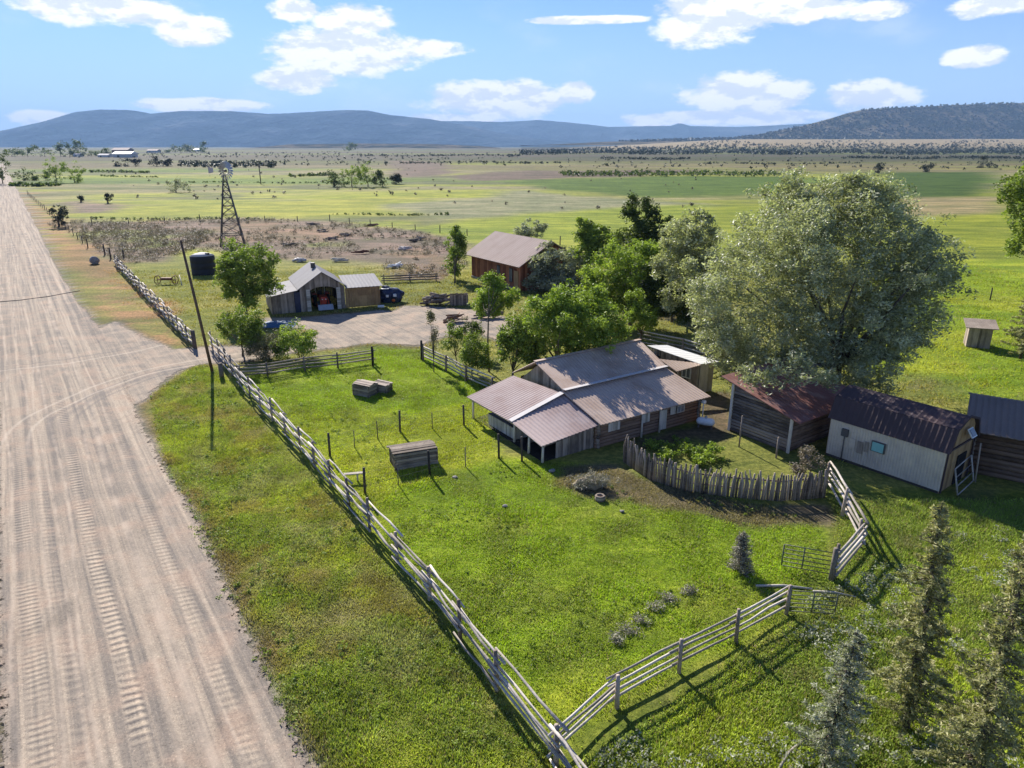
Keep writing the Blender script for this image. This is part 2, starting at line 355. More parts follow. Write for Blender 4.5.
Z_VERGE = gp([(150, 385), (205, 358), (240, 392), (565, 768), (620, 900), (345, 900), (300, 768), (220, 600), (160, 450)])
Z_BARE = gp([(560, 466), (620, 462), (640, 478), (760, 505), (830, 505), (836, 525), (760, 528), (690, 515), (600, 500), (560, 486)])
Z_BARE2 = gp([(705, 395), (732, 392), (735, 425), (720, 440), (690, 440), (640, 450), (632, 438), (700, 425)])
Z_BACK = gp([(560, 320), (720, 300), (760, 345), (960, 380), (980, 398), (850, 390), (735, 365), (560, 345)])
Z_RIGHT = gp([(860, 260), (1500, 260), (1500, 420), (985, 400), (850, 370)])
Z_RFIELD = gp([(700, 205), (1500, 205), (1500, 300), (900, 300), (700, 250)])
Z_SHADYARD = gp([(835, 480), (980, 490), (1500, 500), (1500, 1200), (600, 1200), (560, 768), (785, 620), (840, 560)])
Z_TAN1 = gp([(880, 199), (1000, 197), (1010, 214), (890, 216)])
Z_GREENA = gp([(500, 182), (560, 178), (660, 176), (800, 176), (800, 194), (640, 197), (560, 190)])
Z_GREENB = gp([(880, 172), (990, 172), (990, 197), (880, 198)])
Z_GREENC = gp([(380, 232), (520, 212), (700, 204), (740, 215), (700, 235), (520, 242)])
Z_PALE = gp([(400, 205), (520, 190), (640, 200), (720, 206), (560, 216), (430, 222)])
Z_LIME = gp([(150, 208), (300, 200), (430, 194), (400, 214), (260, 219), (130, 220)])
Z_PLOW = gp([(390, 160), (450, 163), (440, 176), (395, 178)]); Z_PLOW2 = gp([(455, 176), (520, 170), (700, 170), (640, 176), (470, 181)])
def zone_color(x, y):
    r = x / np.maximum(y, 1.0); n8 = fbm(x, y, 8, 4); n3 = fbm(x + 91, y, 2.6, 4); nf = fbm(x * 0.35, y, 60, 4); nff = fbm(x * .3, y, 260, 4)
    def lay(c, col, w): return c * (1 - w[:, None]) + col * w[:, None]
    c = np.tile(C_FIELD, (len(x), 1)); c = lay(c, C_FIELD2, smooth(nf, .42, .62)); c = lay(c, C_LUSH2, smooth(fbm(x * .4, y + 500, 90, 4), .5, .66) * .8)
    b1 = fbm(x * .22 + 300, y, 34, 4); b2 = fbm(x * .16 + 50, y * 1.0, 75, 4); mf = smooth(y, 120, 170)
    c = lay(c, C_LUSH2 * np.array((.8, .8, 1.1)), mf * smooth(b1, .49, .55) * .85); c = lay(c, C_DGREEN * 1.7, mf * smooth(b2, .52, .58) * .75); c = lay(c, C_BRUSH * 1.3, mf * smooth(fbm(x * .3 + 7, y, 22, 4), .60, .66) * .8); c = lay(c, C_FIELD2 * 1.15, mf * smooth(fbm(x * .2 + 77, y, 48, 4), .57, .63) * .8)
    far = smooth(y, 380, 620)
    c = lay(c, C_BRUSH * .9, far * smooth(fbm(x * .3, y, 170, 5), .50, .58) * .9); c = lay(c, C_TAN * .55, far * smooth(fbm(x * .25 + 900, y, 300, 4), .53, .64) * .75)
    c = lay(c, C_BRUSH * .6, smooth(y, 600, 1000) * .9); c = lay(c, C_FIELD * .75, smooth(y, 600, 900) * smooth(fbm(x * .12 + 40, y, 330, 4), .50, .56) * .8); c = lay(c, C_SAGE * .55, smooth(y, 700, 1200) * smooth(nff, .45, .6) * .6)
    c = lay(c, C_TAN, smooth(y, 2000, 2700) * smooth(r, .06, .16) * .95)
    rag = lambda P, e, amp, sc=None: smooth(sdist(x, y, P) + (fbm(x + 13, y, sc or amp * 3, 4) - .5) * 2 * amp, -e, e)
    c = lay(c, C_LUSH2 * np.array((.92, .86, 1.2)), rag(Z_LIME, 6, 12) * .8); c = lay(c, C_PALE_, rag(Z_PALE, 6, 14)); c = lay(c, C_LUSH * np.array((1.1, .95, 1.5)), rag(Z_GREENC, 5, 10))
    c = lay(c, C_DGREEN * np.array((1.5, 1.4, 1.2)), rag(Z_GREENA, 8, 10)); c = lay(c, C_DGREEN, rag(Z_GREENB, 8, 10))
    c = lay(c, C_SAGE * .75, rag(Z_PLOW, 10, 20)); c = lay(c, C_SAGE * .7, rag(Z_PLOW2, 10, 20))
    c = lay(c, C_LUSH * np.array((1.05, .88, 1.2)), rag(Z_RFIELD, 8, 8) * .85); c = lay(c, C_TAN * .9, rag(Z_TAN1, 6, 12) * .8)
    c = lay(c, C_SAGE, rag(Z_SAGE, 2.5, 6)); c = lay(c, C_DRY * .95, rag(Z_SAGE, 2, 5) * smooth(fbm(x, y, 14, 4), .53, .62) * .35); c = lay(c, C_MID * 1.2, rag(Z_SAGE, 2, 5) * smooth(fbm(x + 70, y, 18, 4), .56, .66) * .7)
    c = lay(c, C_SAGE, rag(Z_SAGE2, 4, 6))
    c = lay(c, C_MID * np.array((1.5, 1.25, 1.6)), rag(Z_BARNGRASS, 1.5, 3)); c = lay(c, C_DRY, rag(Z_BARNGRASS, 1.5, 3) * smooth(n8, .5, .64) * .6)
    near = smooth(y, 112, 96) * smooth(x, -80, -60)
    c = lay(c, C_MID * np.array((1.3, 1.15, 1.2)), near * (rag(Z_SAGE, 2, 3) < .3) * .8)
    c = lay(c, C_DRY, rag(Z_DRY, 1.2, 2.5) * (1 - .75 * smooth(n3, .5, .62) * smooth(y, 110, 85)))
    c = lay(c, C_MID * np.array((1.25, 1.2, 1.1)), rag(Z_VERGE, .8, 1.0)); c = lay(c, C_DRY * .8, rag(Z_VERGE, .8, 1.0) * smooth(n3, .50, .62) * .5); c = lay(c, C_FIELD2 * 1.1, rag(Z_VERGE, .8, 1.0) * smooth(fbm(x + 300, y, 1.6, 4), .52, .62) * .55); c = lay(c, C_LUSH2 * .85, rag(Z_VERGE, .8, 1.0) * smooth(fbm(x - 40, y, 2.2, 4), .52, .62) * .6)
    c = lay(c, C_LUSH, rag(Z_RIGHT, 2, 3)); c = lay(c, C_LUSH2, rag(Z_RIGHT, 2, 3) * smooth(n8, .48, .6) * .6)
    c = lay(c, C_LUSH, rag(Z_YARD, .5, .5)); c = lay(c, C_LUSH2, rag(Z_YARD, .5, .5) * smooth(n8, .47, .62) * .6); c = lay(c, C_MID, rag(Z_YARD, .5, .5) * smooth(n3, .5, .62) * .55)
    c = lay(c, C_LUSH2, rag(Z_PEN, .5, .6) * .6)
    c = lay(c, C_MID * 1.05, rag(Z_SHADYARD, .8, 1.2)); c = lay(c, C_LUSH2 * .9, rag(Z_SHADYARD, .8, 1.2) * smooth(n8, .5, .62) * .7); c = lay(c, C_DIRT * .8, rag(Z_SHADYARD, .8, 1.2) * smooth(n3, .58, .7) * .5)
    c = lay(c, C_DIRT * .9, rag(Z_BACK, 2, 2.5) * smooth(n8, .42, .58) * .7)
    c = lay(c, C_DIRT * .9, rag(Z_BARE, .4, .7, 2) * .9); c = lay(c, C_DIRT * .7, rag(Z_BARE2, .5, .7, 2) * .9)
    rm = np.maximum(road_mask(x, y), drive_mask(x, y)); edge = smooth(rm, -1.3, -.3); c = lay(c, C_DRY * .62, edge * smooth(n3, .3, .55) * smooth(y, 400, 200) * .8)
    c = lay(c, C_GRAV, smooth(rm, -.6, .0))
    t = x * RN[0] + y * RN[1]; c = lay(c, C_DRY * .7, smooth(t, -3.0, -3.6) * smooth(y, 190, 140) * .85); 
    return np.clip(c * (0.84 + .32 * fbm(x, y, 1.3, 3))[:, None], 0, 1)
C_PALE_ = np.array((0.30, 0.29, 0.16))
gz = ground_z(gx, gy); gc = np.ones((len(gx), 4)); gc[:, :3] = zone_color(gx, gy)
nx, ny = len(XS), len(YS); idx = np.arange(nx * ny).reshape(ny, nx)
gf = np.stack([idx[:-1, :-1].ravel(), idx[:-1, 1:].ravel(), idx[1:, 1:].ravel(), idx[1:, :-1].ravel()], 1)
def m_ground():
    m, t, b, out, oc = new_mat('meadow_ground')
    zc = t.attr('zone'); n1 = t.noise(oc, 3.2, 6, 0.7); n2 = t.noise(oc, 22, 4, 0.7); n3 = t.noise(t.mapping(oc, (0.04, 0.13, 1)), 1.0, 6, 0.65)
    c = t.mix(t.ramp(n1, 0.38, 0.66), t.mix(1, zc, (0.62, 0.66, 0.62, 1), 'MULTIPLY'), t.mix(1, zc, (1.22, 1.16, 1.1, 1), 'MULTIPLY'))
    c = t.mix(t.ramp(n2, 0.4, 0.7, 0, .5), c, t.mix(1, c, (0.55, 0.6, 0.55, 1), 'MULTIPLY'))
    c = t.mix(t.ramp(n3, 0.40, 0.62), t.mix(1, c, (0.72, 0.78, 0.74, 1), 'MULTIPLY'), t.mix(1, c, (1.16, 1.10, 1.12, 1), 'MULTIPLY'))
    n4 = t.noise(t.mapping(oc, (0.12, 0.42, 1)), 1.0, 5, 0.7); c = t.mix(t.ramp(n4, 0.42, 0.6), t.mix(1, c, (0.78, 0.82, 0.74, 1), 'MULTIPLY'), t.mix(1, c, (1.12, 1.08, 1.1, 1), 'MULTIPLY'))
    t.l.new(c, b.inputs['Base Color']); b.inputs['Roughness'].default_value = 0.95; b.inputs['Specular IOR Level'].default_value = 0.1
    h = t.math('ADD', n1, t.math('MULTIPLY', n2, 0.5)); t.l.new(t.bump(h, 0.8, 0.12), b.inputs['Normal']); return m
ground = arr_mesh('ground', np.stack([gx, gy, gz], 1), gf, m_ground(), attrs={'zone': ('FLOAT_COLOR', gc)}, smooth=True)
tag(ground, kind='structure')
# gravel road and farmyard drive: sheets just above the ground whose ragged edge comes from a distance attribute
def m_gravel(name, road=True):
    m, t, b, out, oc = new_mat(name)
    sep = t.node('ShaderNodeSeparateXYZ'); t.l.new(oc, sep.inputs[0]); X, Y = sep.outputs[0], sep.outputs[1]
    tt = t.math('ADD', t.math('MULTIPLY', X, float(RN[0])), t.math('MULTIPLY', Y, float(RN[1]))); ss = t.math('ADD', t.math('MULTIPLY', X, float(RD[0])), t.math('MULTIPLY', Y, float(RD[1])))
    cb = t.node('ShaderNodeCombineXYZ'); t.l.new(t.math('MULTIPLY', ss, 0.045), cb.inputs[0]); 
    wob = t.math('MULTIPLY', t.math('SUBTRACT', t.noise(cb.outputs[0], 1.0, 2), 0.5), 0.7); tw = t.math('ADD', tt, wob)
    cs = t.node('ShaderNodeCombineXYZ'); t.l.new(t.math('MULTIPLY', tw, 2.4), cs.inputs[0]); t.l.new(t.math('MULTIPLY', ss, 0.03), cs.inputs[1])
    streak = t.noise(cs.outputs[0], 1.0, 5, 0.6)
    cs2 = t.node('ShaderNodeCombineXYZ'); t.l.new(t.math('MULTIPLY', tt, 7.0), cs2.inputs[0]); t.l.new(t.math('MULTIPLY', ss, 0.09), cs2.inputs[1]); cs2.inputs[2].default_value = 3.3
    streak2 = t.noise(cs2.outputs[0], 1.0, 4, 0.6)
    blot = t.noise(oc, 0.5, 5, 0.6); grit = t.noise(oc, 9, 5, 0.8); fine = t.noise(oc, 34, 3, 0.8)
    a, bb, cc = (0.21, 0.18, 0.148, 1), (0.48, 0.385, 0.28, 1), (0.42, 0.30, 0.215, 1)
    k = 0.85 if road else 0.45
    f = t.math('ADD', t.math('MULTIPLY', streak, k), t.math('MULTIPLY', blot, 1.0 - k)); f = t.math('ADD', t.math('MULTIPLY', f, .75), t.math('MULTIPLY', streak2, .25))
    c = t.mix(t.ramp(f, 0.36, 0.66), a, bb); c = t.mix(t.ramp(blot, 0.45, 0.7, 0, .7), c, cc); damp = t.noise(t.mapping(oc, (.6, .25, 1)), .8, 5, .7); c = t.mix(t.ramp(damp, .54, .70, 0, .5), c, t.mix(1, c, (.66, .66, .66, 1), 'MULTIPLY')); peb = t.noise(oc, 16, 2, .9); c = t.mix(t.ramp(peb, .60, .68, 0, .8), c, t.mix(1, c, (1.7, 1.65, 1.6, 1), 'MULTIPLY')); c = t.mix(t.ramp(peb, .40, .33, 0, .75), c, t.mix(1, c, (.5, .5, .5, 1), 'MULTIPLY'))
    c = t.mix(t.ramp(grit, 0.42, 0.62, 0, .55), c, t.mix(1, c, (0.62, 0.62, 0.64, 1), 'MULTIPLY')); c = t.mix(t.ramp(fine, 0.5, 0.72, 0, .5), c, t.mix(1, c, (1.5, 1.45, 1.4, 1), 'MULTIPLY'))
    h = t.math('ADD', t.math('MULTIPLY', grit, 0.5), t.math('MULTIPLY', streak, 0.6)); h = t.math('ADD', h, t.math('MULTIPLY', fine, 0.3))
    # pale crests left between wandering wheel tracks, and the arcs of vehicles turning into the drive
    for (c0, A_, f_, w_, k_) in ((-2.6, 1.6, .05, .05, .9), (-1.6, 1.8, .035, .045, .8), (-.4, 2.2, .03, .05, .9), (1.2, 1.0, .05, .05, .7), (1.9, 1.2, .04, .11, .9), (2.7, .8, .06, .04, .7), (3.5, .8, .05, .05, .6), (-.9, 2.6, .022, .04, .8)):
        c1 = t.node('ShaderNodeCombineXYZ'); t.l.new(t.math('MULTIPLY', ss, f_), c1.inputs[0]); c1.inputs[1].default_value = c0 * 7.7
        d_ = t.math('ABSOLUTE', t.math('SUBTRACT', t.math('SUBTRACT', tt, c0), t.math('MULTIPLY', t.math('SUBTRACT', t.noise(c1.outputs[0], 1.0, 1), .5), A_)))
        d_ = t.math('ADD', d_, t.math('MULTIPLY', t.math('SUBTRACT', t.noise(oc, 5.0, 4, .7), .5), .22)); ln_ = t.math('MULTIPLY', t.ramp(d_, w_ * 2.8, w_ * .1), t.ramp(t.noise(oc, .5, 4), .32, .66, .05, k_ * .62 if road else 0.0)); c = t.mix(ln_, c, (0.55, 0.44, 0.33, 1)); h = t.math('ADD', h, t.math('MULTIPLY', ln_, .5))
    for (ax_, ay_, r_, w_) in ((-19.5, 46.2, 9.6, .10), (-19.3, 46.2, 11.2, .12), (-18.2, 44.8, 12.6, .08), (-17.0, 44.6, 15.0, .09), (-47.5, 70.5, 17.5, .10), (-47.8, 70.8, 19.2, .09), (-19.5, 46.2, 10.3, .2)):
        dxx = t.math('SUBTRACT', X, ax_); dyy = t.math('SUBTRACT', Y, ay_); rr_ = t.math('SQRT', t.math('ADD', t.math('MULTIPLY', dxx, dxx), t.math('MULTIPLY', dyy, dyy)))
        d_ = t.math('ABSOLUTE', t.math('SUBTRACT', rr_, t.math('ADD', r_, t.math('MULTIPLY', t.math('SUBTRACT', t.noise(oc, .12, 1), .5), 1.5))))
        if ax_ > -40: qd = t.math('MULTIPLY', t.ramp(dyy, -12, -2), t.ramp(dxx, 9, 3))
        else: qd = t.math('MULTIPLY', t.ramp(dyy, 9, 2), t.ramp(dxx, -4, 4))
        ln_ = t.math('MULTIPLY', t.math('MULTIPLY', t.ramp(t.math('ADD', d_, t.math('MULTIPLY', t.math('SUBTRACT', t.noise(oc, 5.0, 4, .7), .5), .2)), w_ * 2.4, w_ * .2), qd), .42); c = t.mix(ln_, c, (0.17, 0.15, 0.135, 1) if w_ > .09 else (0.58, 0.48, 0.37, 1))
    if road:                                  # lug marks of tractor tyres: three bands of cross ribs
        for (c0, wd, per, amp, ph) in ((0.35, 0.36, 17.0, .5, 0), (-2.15, 0.42, 21.0, .3, 1.3), (-1.2, 0.3, 15.0, .18, 2.2), (2.9, 0.34, 19.0, .2, 3.1)):
            band = t.math('SUBTRACT', 1.0, t.math('MULTIPLY', t.math('ABSOLUTE', t.math('SUBTRACT', tw, c0)), 1 / wd)); band = t.ramp(band, 0.0, 0.45)
            gate = t.ramp(t.noise(cb.outputs[0], 3.0 + ph, 2), 0.40, 0.52); band = t.math('MULTIPLY', band, gate)
            rib = t.math('SINE', t.math('ADD', t.math('ADD', t.math('MULTIPLY', ss, per), t.math('MULTIPLY', tw, 3.0)), t.math('MULTIPLY', blot, 9.0)))
            rr = t.math('MULTIPLY', t.math('MULTIPLY', rib, band), amp); h = t.math('ADD', h, rr)
            c = t.mix(t.math('MULTIPLY', band, t.ramp(rib, -.2, .8, 0, amp)), c, bb)
    t.l.new(c, b.inputs['Base Color']); b.inputs['Roughness'].default_value = 0.95; b.inputs['Specular IOR Level'].default_value = 0.12
    t.l.new(t.bump(h, 0.6, 0.06), b.inputs['Normal'])
    sdv = t.attr('edge', 'Fac'); e = t.math('ADD', sdv, t.math('MULTIPLY', t.math('SUBTRACT', t.noise(oc, 2.4, 5, 0.7), 0.5), 1.3))
    e = t.math('ADD', e, t.math('MULTIPLY', t.math('SUBTRACT', t.noise(oc, 14, 3, 0.7), 0.5), 0.7)); al = t.ramp(e, -0.06, 0.06)
    tr = t.node('ShaderNodeBsdfTransparent'); ms = t.node('ShaderNodeMixShader'); t.l.new(al, ms.inputs[0]); t.l.new(tr.outputs[0], ms.inputs[1]); t.l.new(b.outputs[0], ms.inputs[2]); t.l.new(ms.outputs[0], out.inputs[0])
    return m
def sheet(name, V, Fa, edge, mat, lim=-0.75):
    keep = edge[Fa].max(1) > lim; Fa = Fa[keep]; used = np.unique(Fa); mp = np.full(len(V), -1); mp[used] = np.arange(len(used))
    return tag(arr_mesh(name, V[used], mp[Fa], mat, attrs={'edge': ('FLOAT', edge[used])}, smooth=True), kind='structure')
s_ = np.concatenate([np.arange(-30, 120, .5), np.arange(120, 420, 3.0), np.arange(420, 900, 12.0)]); t_ = np.arange(-4.4, 7.4, .3)
SS, TT = np.meshgrid(s_, t_, indexing='ij'); rx = (SS * RD[0] + TT * RN[0]).ravel(); ry = (SS * RD[1] + TT * RN[1]).ravel()
rut = -0.035 * (np.exp(-((TT.ravel() - 1.6) / .4) ** 2) + np.exp(-((TT.ravel() + .9) / .4) ** 2)) + .05 * (1 - ((TT.ravel() - .5) / 4) ** 2)
rz = ground_z(rx, ry) * 0 + smooth(ry, 140, 400) * 0 + 0.02 + np.maximum(rut, -.02); rz = rz + np.where(ry > 120, ground_z(rx, ry) + .05, 0)
ri = np.arange(len(rx)).reshape(len(s_), len(t_)); rf = np.stack([ri[:-1, :-1].ravel(), ri[1:, :-1].ravel(), ri[1:, 1:].ravel(), ri[:-1, 1:].ravel()], 1)
sheet('gravel_road', np.stack([rx, ry, rz + .012], 1), rf, road_mask(rx, ry), m_gravel('road_gravel'))
dx = np.arange(-48, 10, .4); dy = np.arange(38, 80, .4); DX, DY = np.meshgrid(dx, dy); dx_, dy_ = DX.ravel(), DY.ravel()
di = np.arange(len(dx_)).reshape(len(dy), len(dx)); df = np.stack([di[:-1, :-1].ravel(), di[:-1, 1:].ravel(), di[1:, 1:].ravel(), di[1:, :-1].ravel()], 1)
ed = drive_mask(dx_, dy_); ed = np.where(dx_ * RN[0] + dy_ * RN[1] < 3.2, -2, ed)
sheet('gravel_drive', np.stack([dx_, dy_, np.full(len(dx_), .016)], 1), df, ed, m_gravel('drive_gravel', False))

# ------------------------------------------------------------------ hills
def m_hill(name, a, b_, sc, c=None):
    m, t, b, out, oc = new_mat(name)
    n1 = t.noise(t.mapping(oc, (1, 1, 2.2)), sc, 7, 0.62); n2 = t.noise(oc, sc * 14, 4, 0.7)
    f = t.math('ADD', t.math('MULTIPLY', n1, .65), t.math('MULTIPLY', n2, .35)); col = t.mix(t.ramp(f, 0.42, 0.6), a, b_)
    if c: col = t.mix(t.ramp(n1, .58, .68), col, c)
    t.l.new(col, b.inputs['Base Color']); b.inputs['Roughness'].default_value = 1; b.inputs['Specular IOR Level'].default_value = 0
    t.l.new(t.bump(n1, 1.0, 1.0 / sc * .25), b.inputs['Normal']); return m
HILL_PTS = {}
def hill(name, prof, Y, depth, mat, steep=0.35, nz=26, rough=0.10, basez=-5.0):
    """ridge whose skyline is surveyed from the photograph, a real massif with front slope, top and back slope"""
    P3 = [AY(px, py, Y) for px, py in prof]; xs = np.array([p[0] for p in P3]); zs = np.array([p[2] for p in P3])
    X = np.linspace(xs[0], xs[-1], 260); H = np.interp(X, xs, zs); D = np.concatenate([np.linspace(-1, 0, nz), np.linspace(0.05, 1, 10)])
    XX, DD = np.meshgrid(X, D); HH = np.tile(H, (len(D), 1)); YY = Y + DD * depth
    up = np.where(DD < 0, np.clip((DD + 1), 0, 1) ** (1 / steep * .5), 1 - DD ** 2 * .6)
    gul = (fbm(XX, YY * .35, depth * .16, 4) - .5); scale = np.clip(np.sin(np.clip(1 + DD, 0, 1) * math.pi), 0, 1)
    Z = basez + (HH - basez) * up + HH * rough * 3.0 * gul * scale + HH * .02 * (fbm(XX, YY, depth * .03, 3) - .5)
    HILL_PTS[name] = np.stack([XX[:nz].ravel(), YY[:nz].ravel(), Z[:nz].ravel()], 1)
    ii = np.arange(XX.size).reshape(XX.shape); ff = np.stack([ii[:-1, :-1].ravel(), ii[:-1, 1:].ravel(), ii[1:, 1:].ravel(), ii[1:, :-1].ravel()], 1)
    return tag(arr_mesh(name, np.stack([XX.ravel(), YY.ravel(), Z.ravel()], 1), ff, mat, smooth=True), kind='structure')
mh = m_hill('hazed_forest_hill', (0.025, 0.045, 0.06, 1), (0.07, 0.095, 0.12, 1), 0.0012, (0.11, 0.12, 0.13, 1)); mm = m_hill('mesa_slope', (0.03, 0.036, 0.02, 1), (0.17, 0.135, 0.085, 1), 0.006)  # forest tones shifted to blue: distance haze put into the colour
hill('far_hills', [(300, 146), (420, 121), (470, 121), (500, 122), (540, 120), (575, 123), (610, 127), (650, 126), (672, 126), (680, 123), (690, 126), (740, 127), (800, 124), (900, 121), (1000, 125), (1100, 130), (1250, 146)], 13500, 1800, mh, .5)
hill('mountain_ridge', [(-420, 146), (-250, 138), (-100, 140), (0, 132), (20, 127), (50, 120), (75, 112), (100, 109.5), (130, 110), (148, 114), (180, 111), (230, 111), (270, 114), (310, 112), (345, 110), (368, 110.5), (390, 115), (430, 119), (470, 126), (500, 133), (540, 139), (580, 143), (640, 147)], 10500, 2000, mh, .5)
hill('mesa', [(520, 146), (600, 142), (680, 139), (730, 138), (760, 135), (790, 129), (815, 124), (840, 117), (862, 110), (885, 108), (920, 107), (950, 105), (1000, 103.5), (1060, 102), (1200, 101), (1500, 104)], 5200, 750, mm, .5, rough=.05, basez=20)
hill('low_ridge', [(240, 149), (290, 144.3), (360, 143.5), (430, 144), (480, 146), (500, 148)], 5200, 500, mm, .5, rough=.04, basez=-2)
# ------------------------------------------------------------------ vegetation
def leaf_cloud(C, rad, k, size, asp=0.55, droop=0.0, up=0.35):
    """k leaf-sized quads round each clump centre; returns verts, faces, tint"""
    C = np.asarray(C, float); n = len(C); rad = np.broadcast_to(rad, (n,))
    P = RNG.normal(0, 1, (n, k, 3)); P /= np.linalg.norm(P, axis=2, keepdims=True) + 1e-9
    P *= (RNG.random((n, k, 1)) ** 0.45) * rad[:, None, None]; P[..., 2] *= 0.8; P[..., 2] -= droop * np.abs(P[..., 2]) * RNG.random((n, k))
    P = (P + C[:, None, :]).reshape(-1, 3); N = len(P)
    a = RNG.normal(0, 1, (N, 3)); a[:, 2] = a[:, 2] * (0.6) - droop; a /= np.linalg.norm(a, axis=1, keepdims=True)
    nrm = RNG.normal(0, 1, (N, 3)); nrm[:, 2] += up; b = np.cross(nrm, a); b /= np.linalg.norm(b, axis=1, keepdims=True) + 1e-9
    s = size * RNG.uniform(0.6, 1.35, (N, 1)); a = a * s * .5; b = b * s * .5 * asp
    V = np.stack([P - a, P + b * .9 + a * .1, P + a, P - b * .9 + a * .1], 1).reshape(-1, 3)
    Fc = np.arange(N * 4).reshape(N, 4)
    t = np.clip(np.repeat(RNG.random(n), k) * .6 + RNG.random(N) * .4, 0, 1)
    return V, Fc, np.repeat(t, 4)
def lobes_to_clumps(lobes, n, shell=0.55):
    vol = np.array([l[3] * l[4] * l[5] for l in lobes]) ** 0.72; vol /= vol.sum(); pts = []
    for l, w in zip(lobes, vol):
        m = max(3, int(n * w)); d = RNG.normal(0, 1, (m, 3)); d /= np.linalg.norm(d, axis=1, keepdims=True)
        r = shell + (1 - shell) * RNG.random((m, 1)) ** .7; r = r * (1 + .16 * np.sin(d[:, :1] * 5 + l[0]) * np.sin(d[:, 1:2] * 4 + l[1]) + RNG.normal(0, .05, (m, 1)))
        # boughs: clumps gather round fewer bough ends so gaps and an uneven outline appear
        nb = max(3, m // 11); bi = RNG.integers(0, nb, m); bd = RNG.normal(0, 1, (nb, 3)); bd[:, 2] += .25; bd /= np.linalg.norm(bd, axis=1, keepdims=True); br = RNG.uniform(.72, 1.16, (nb, 1))
        q = bd[bi] * br[bi] * np.where(RNG.random((m, 1)) < .78, 1, RNG.uniform(.2, .9, (m, 1))) + RNG.normal(0, .15, (m, 3)); mixk = RNG.random((m, 1)) < .66
        pts.append(np.array(l[:3]) + np.where(mixk, q, d * r) * np.array(l[3:6]))
    return np.concatenate(pts)
def limbs(mb, base, tips, r0, rnd, fork=0.35, lean=(0, 0)):
    b = Vector(base); top = sum((Vector(t) for t in tips), Vector()) / len(tips); f = b.lerp(Vector((b.x + lean[0], b.y + lean[1], top.z)), fork)
    mb.tube([b - Vector((0, 0, .3)), b + Vector((0, 0, .15)), b.lerp(f, .5) + Vector((rnd.uniform(-.1, .1), rnd.uniform(-.1, .1), 0)), f], [r0 * 1.35, r0 * 1.05, r0 * .85, r0 * .7], 8, .5)
    for t in tips:
        t = Vector(t); m1 = f.lerp(t, .45) + Vector((rnd.uniform(-.2, .2), rnd.uniform(-.2, .2), rnd.uniform(0, .5))) * (t - f).length * .25
        mb.tube([f - (t - f) * .02, m1, t], [r0 * .45, r0 * .24, r0 * .06], 5, rnd.random())
def tree(name, label, cat, base, lobes, leafmat, clumps=260, per=36, size=0.22, crad=0.55, r0=0.16, group=None, bark='bark', droop=0.0, ntips=12, shell=.5, fork=.35, asp=.55, stems=1):
    """base = ground point; lobes = ellipsoids (x, y, z, rx, ry, rz) in metres"""
    rnd = random.Random(hash(label) % 9999 if False else sum(map(ord, label))); base = Vector((base[0], base[1], 0))
    t = thing(name, label, cat, base, group); clumps = int(clumps * (1.35 if 100 < clumps < 1000 else 1)); pts = lobes_to_clumps(lobes, clumps, shell); pts[:, 2] = np.maximum(pts[:, 2], .25)
    V, Fc, tn = leaf_cloud(pts, crad * RNG.uniform(.6, 1.3, len(pts)), per, size, asp, droop)
    V[:, 2] = np.maximum(V[:, 2], 0.03)
    arr_mesh('crown', V, Fc, M[leafmat], t, {'tint': ('FLOAT', tn)})
    mb = MB(); tips = [pts[i] for i in RNG.choice(len(pts), min(ntips, len(pts)), replace=False)]
    if stems == 1: limbs(mb, base, tips, r0, rnd, fork)
    else:
        for k in range(stems): limbs(mb, base + Vector((rnd.uniform(-.5, .5), rnd.uniform(-.3, .3), 0)), tips[k::stems], r0 * .7, rnd, fork)
    mb.build('trunk', M[bark], t)
    return t
def LB(px, py, rx, ry, Y, dy=None):
    """an ellipsoid lobe standing at distance Y whose middle and half-sizes were measured on the photograph"""
    x, y, z = AY(px, py, Y); s = (Y * math.cos(PITCH) + (CAM_H - z) * math.sin(PITCH)) / F_PX
    return (x, y, z, rx * s, dy or (rx * s * .95), ry * s)
g = G
# the big silvery willow
wl = [LB(835, 262, 78, 66, 48.5, 5.6), LB(775, 268, 55, 66, 47.5, 4.6), LB(890, 282, 50, 62, 48, 4.4), LB(728, 305, 36, 52, 46.5, 3), LB(800, 218, 46, 42, 50), LB(860, 212, 44, 36, 51), LB(845, 335, 62, 50, 46.5, 4),
      LB(780, 345, 42, 42, 45.5, 3), LB(925, 268, 30, 30, 47), LB(910, 318, 34, 30, 47), LB(728, 352, 22, 28, 46), LB(752, 385, 20, 14, 44.6, 1.5), LB(700, 280, 14, 26, 47), LB(945, 276, 14, 9, 47), LB(775, 375, 30, 18, 44.5, 2), LB(788, 374, 42, 15, 39.2, 2.2), LB(812, 372, 30, 24, 45, 2), LB(855, 365, 34, 22, 46, 3), LB(895, 345, 26, 18, 47), LB(790, 196, 16, 18, 50), LB(838, 186, 20, 17, 50), LB(880, 190, 14, 12, 51)]
tree('willow_tree', 'huge silvery willow towering over the red roofed log shed', 'tree', G(832, 400), wl, 'lf_willow', 3500, 44, .25, .58, .45, None, 'bark', .35, 18, .28, .32, .38)
tree('willow_tree', 'grey green willow at the left shoulder of the huge willow', 'tree', G(694, 320), [LB(694, 240, 24, 30, 62), LB(672, 268, 16, 30, 62), LB(706, 280, 18, 34, 61)], 'lf_willow', 330, 44, .26, .6, .22, None, 'bark', .3, 12)
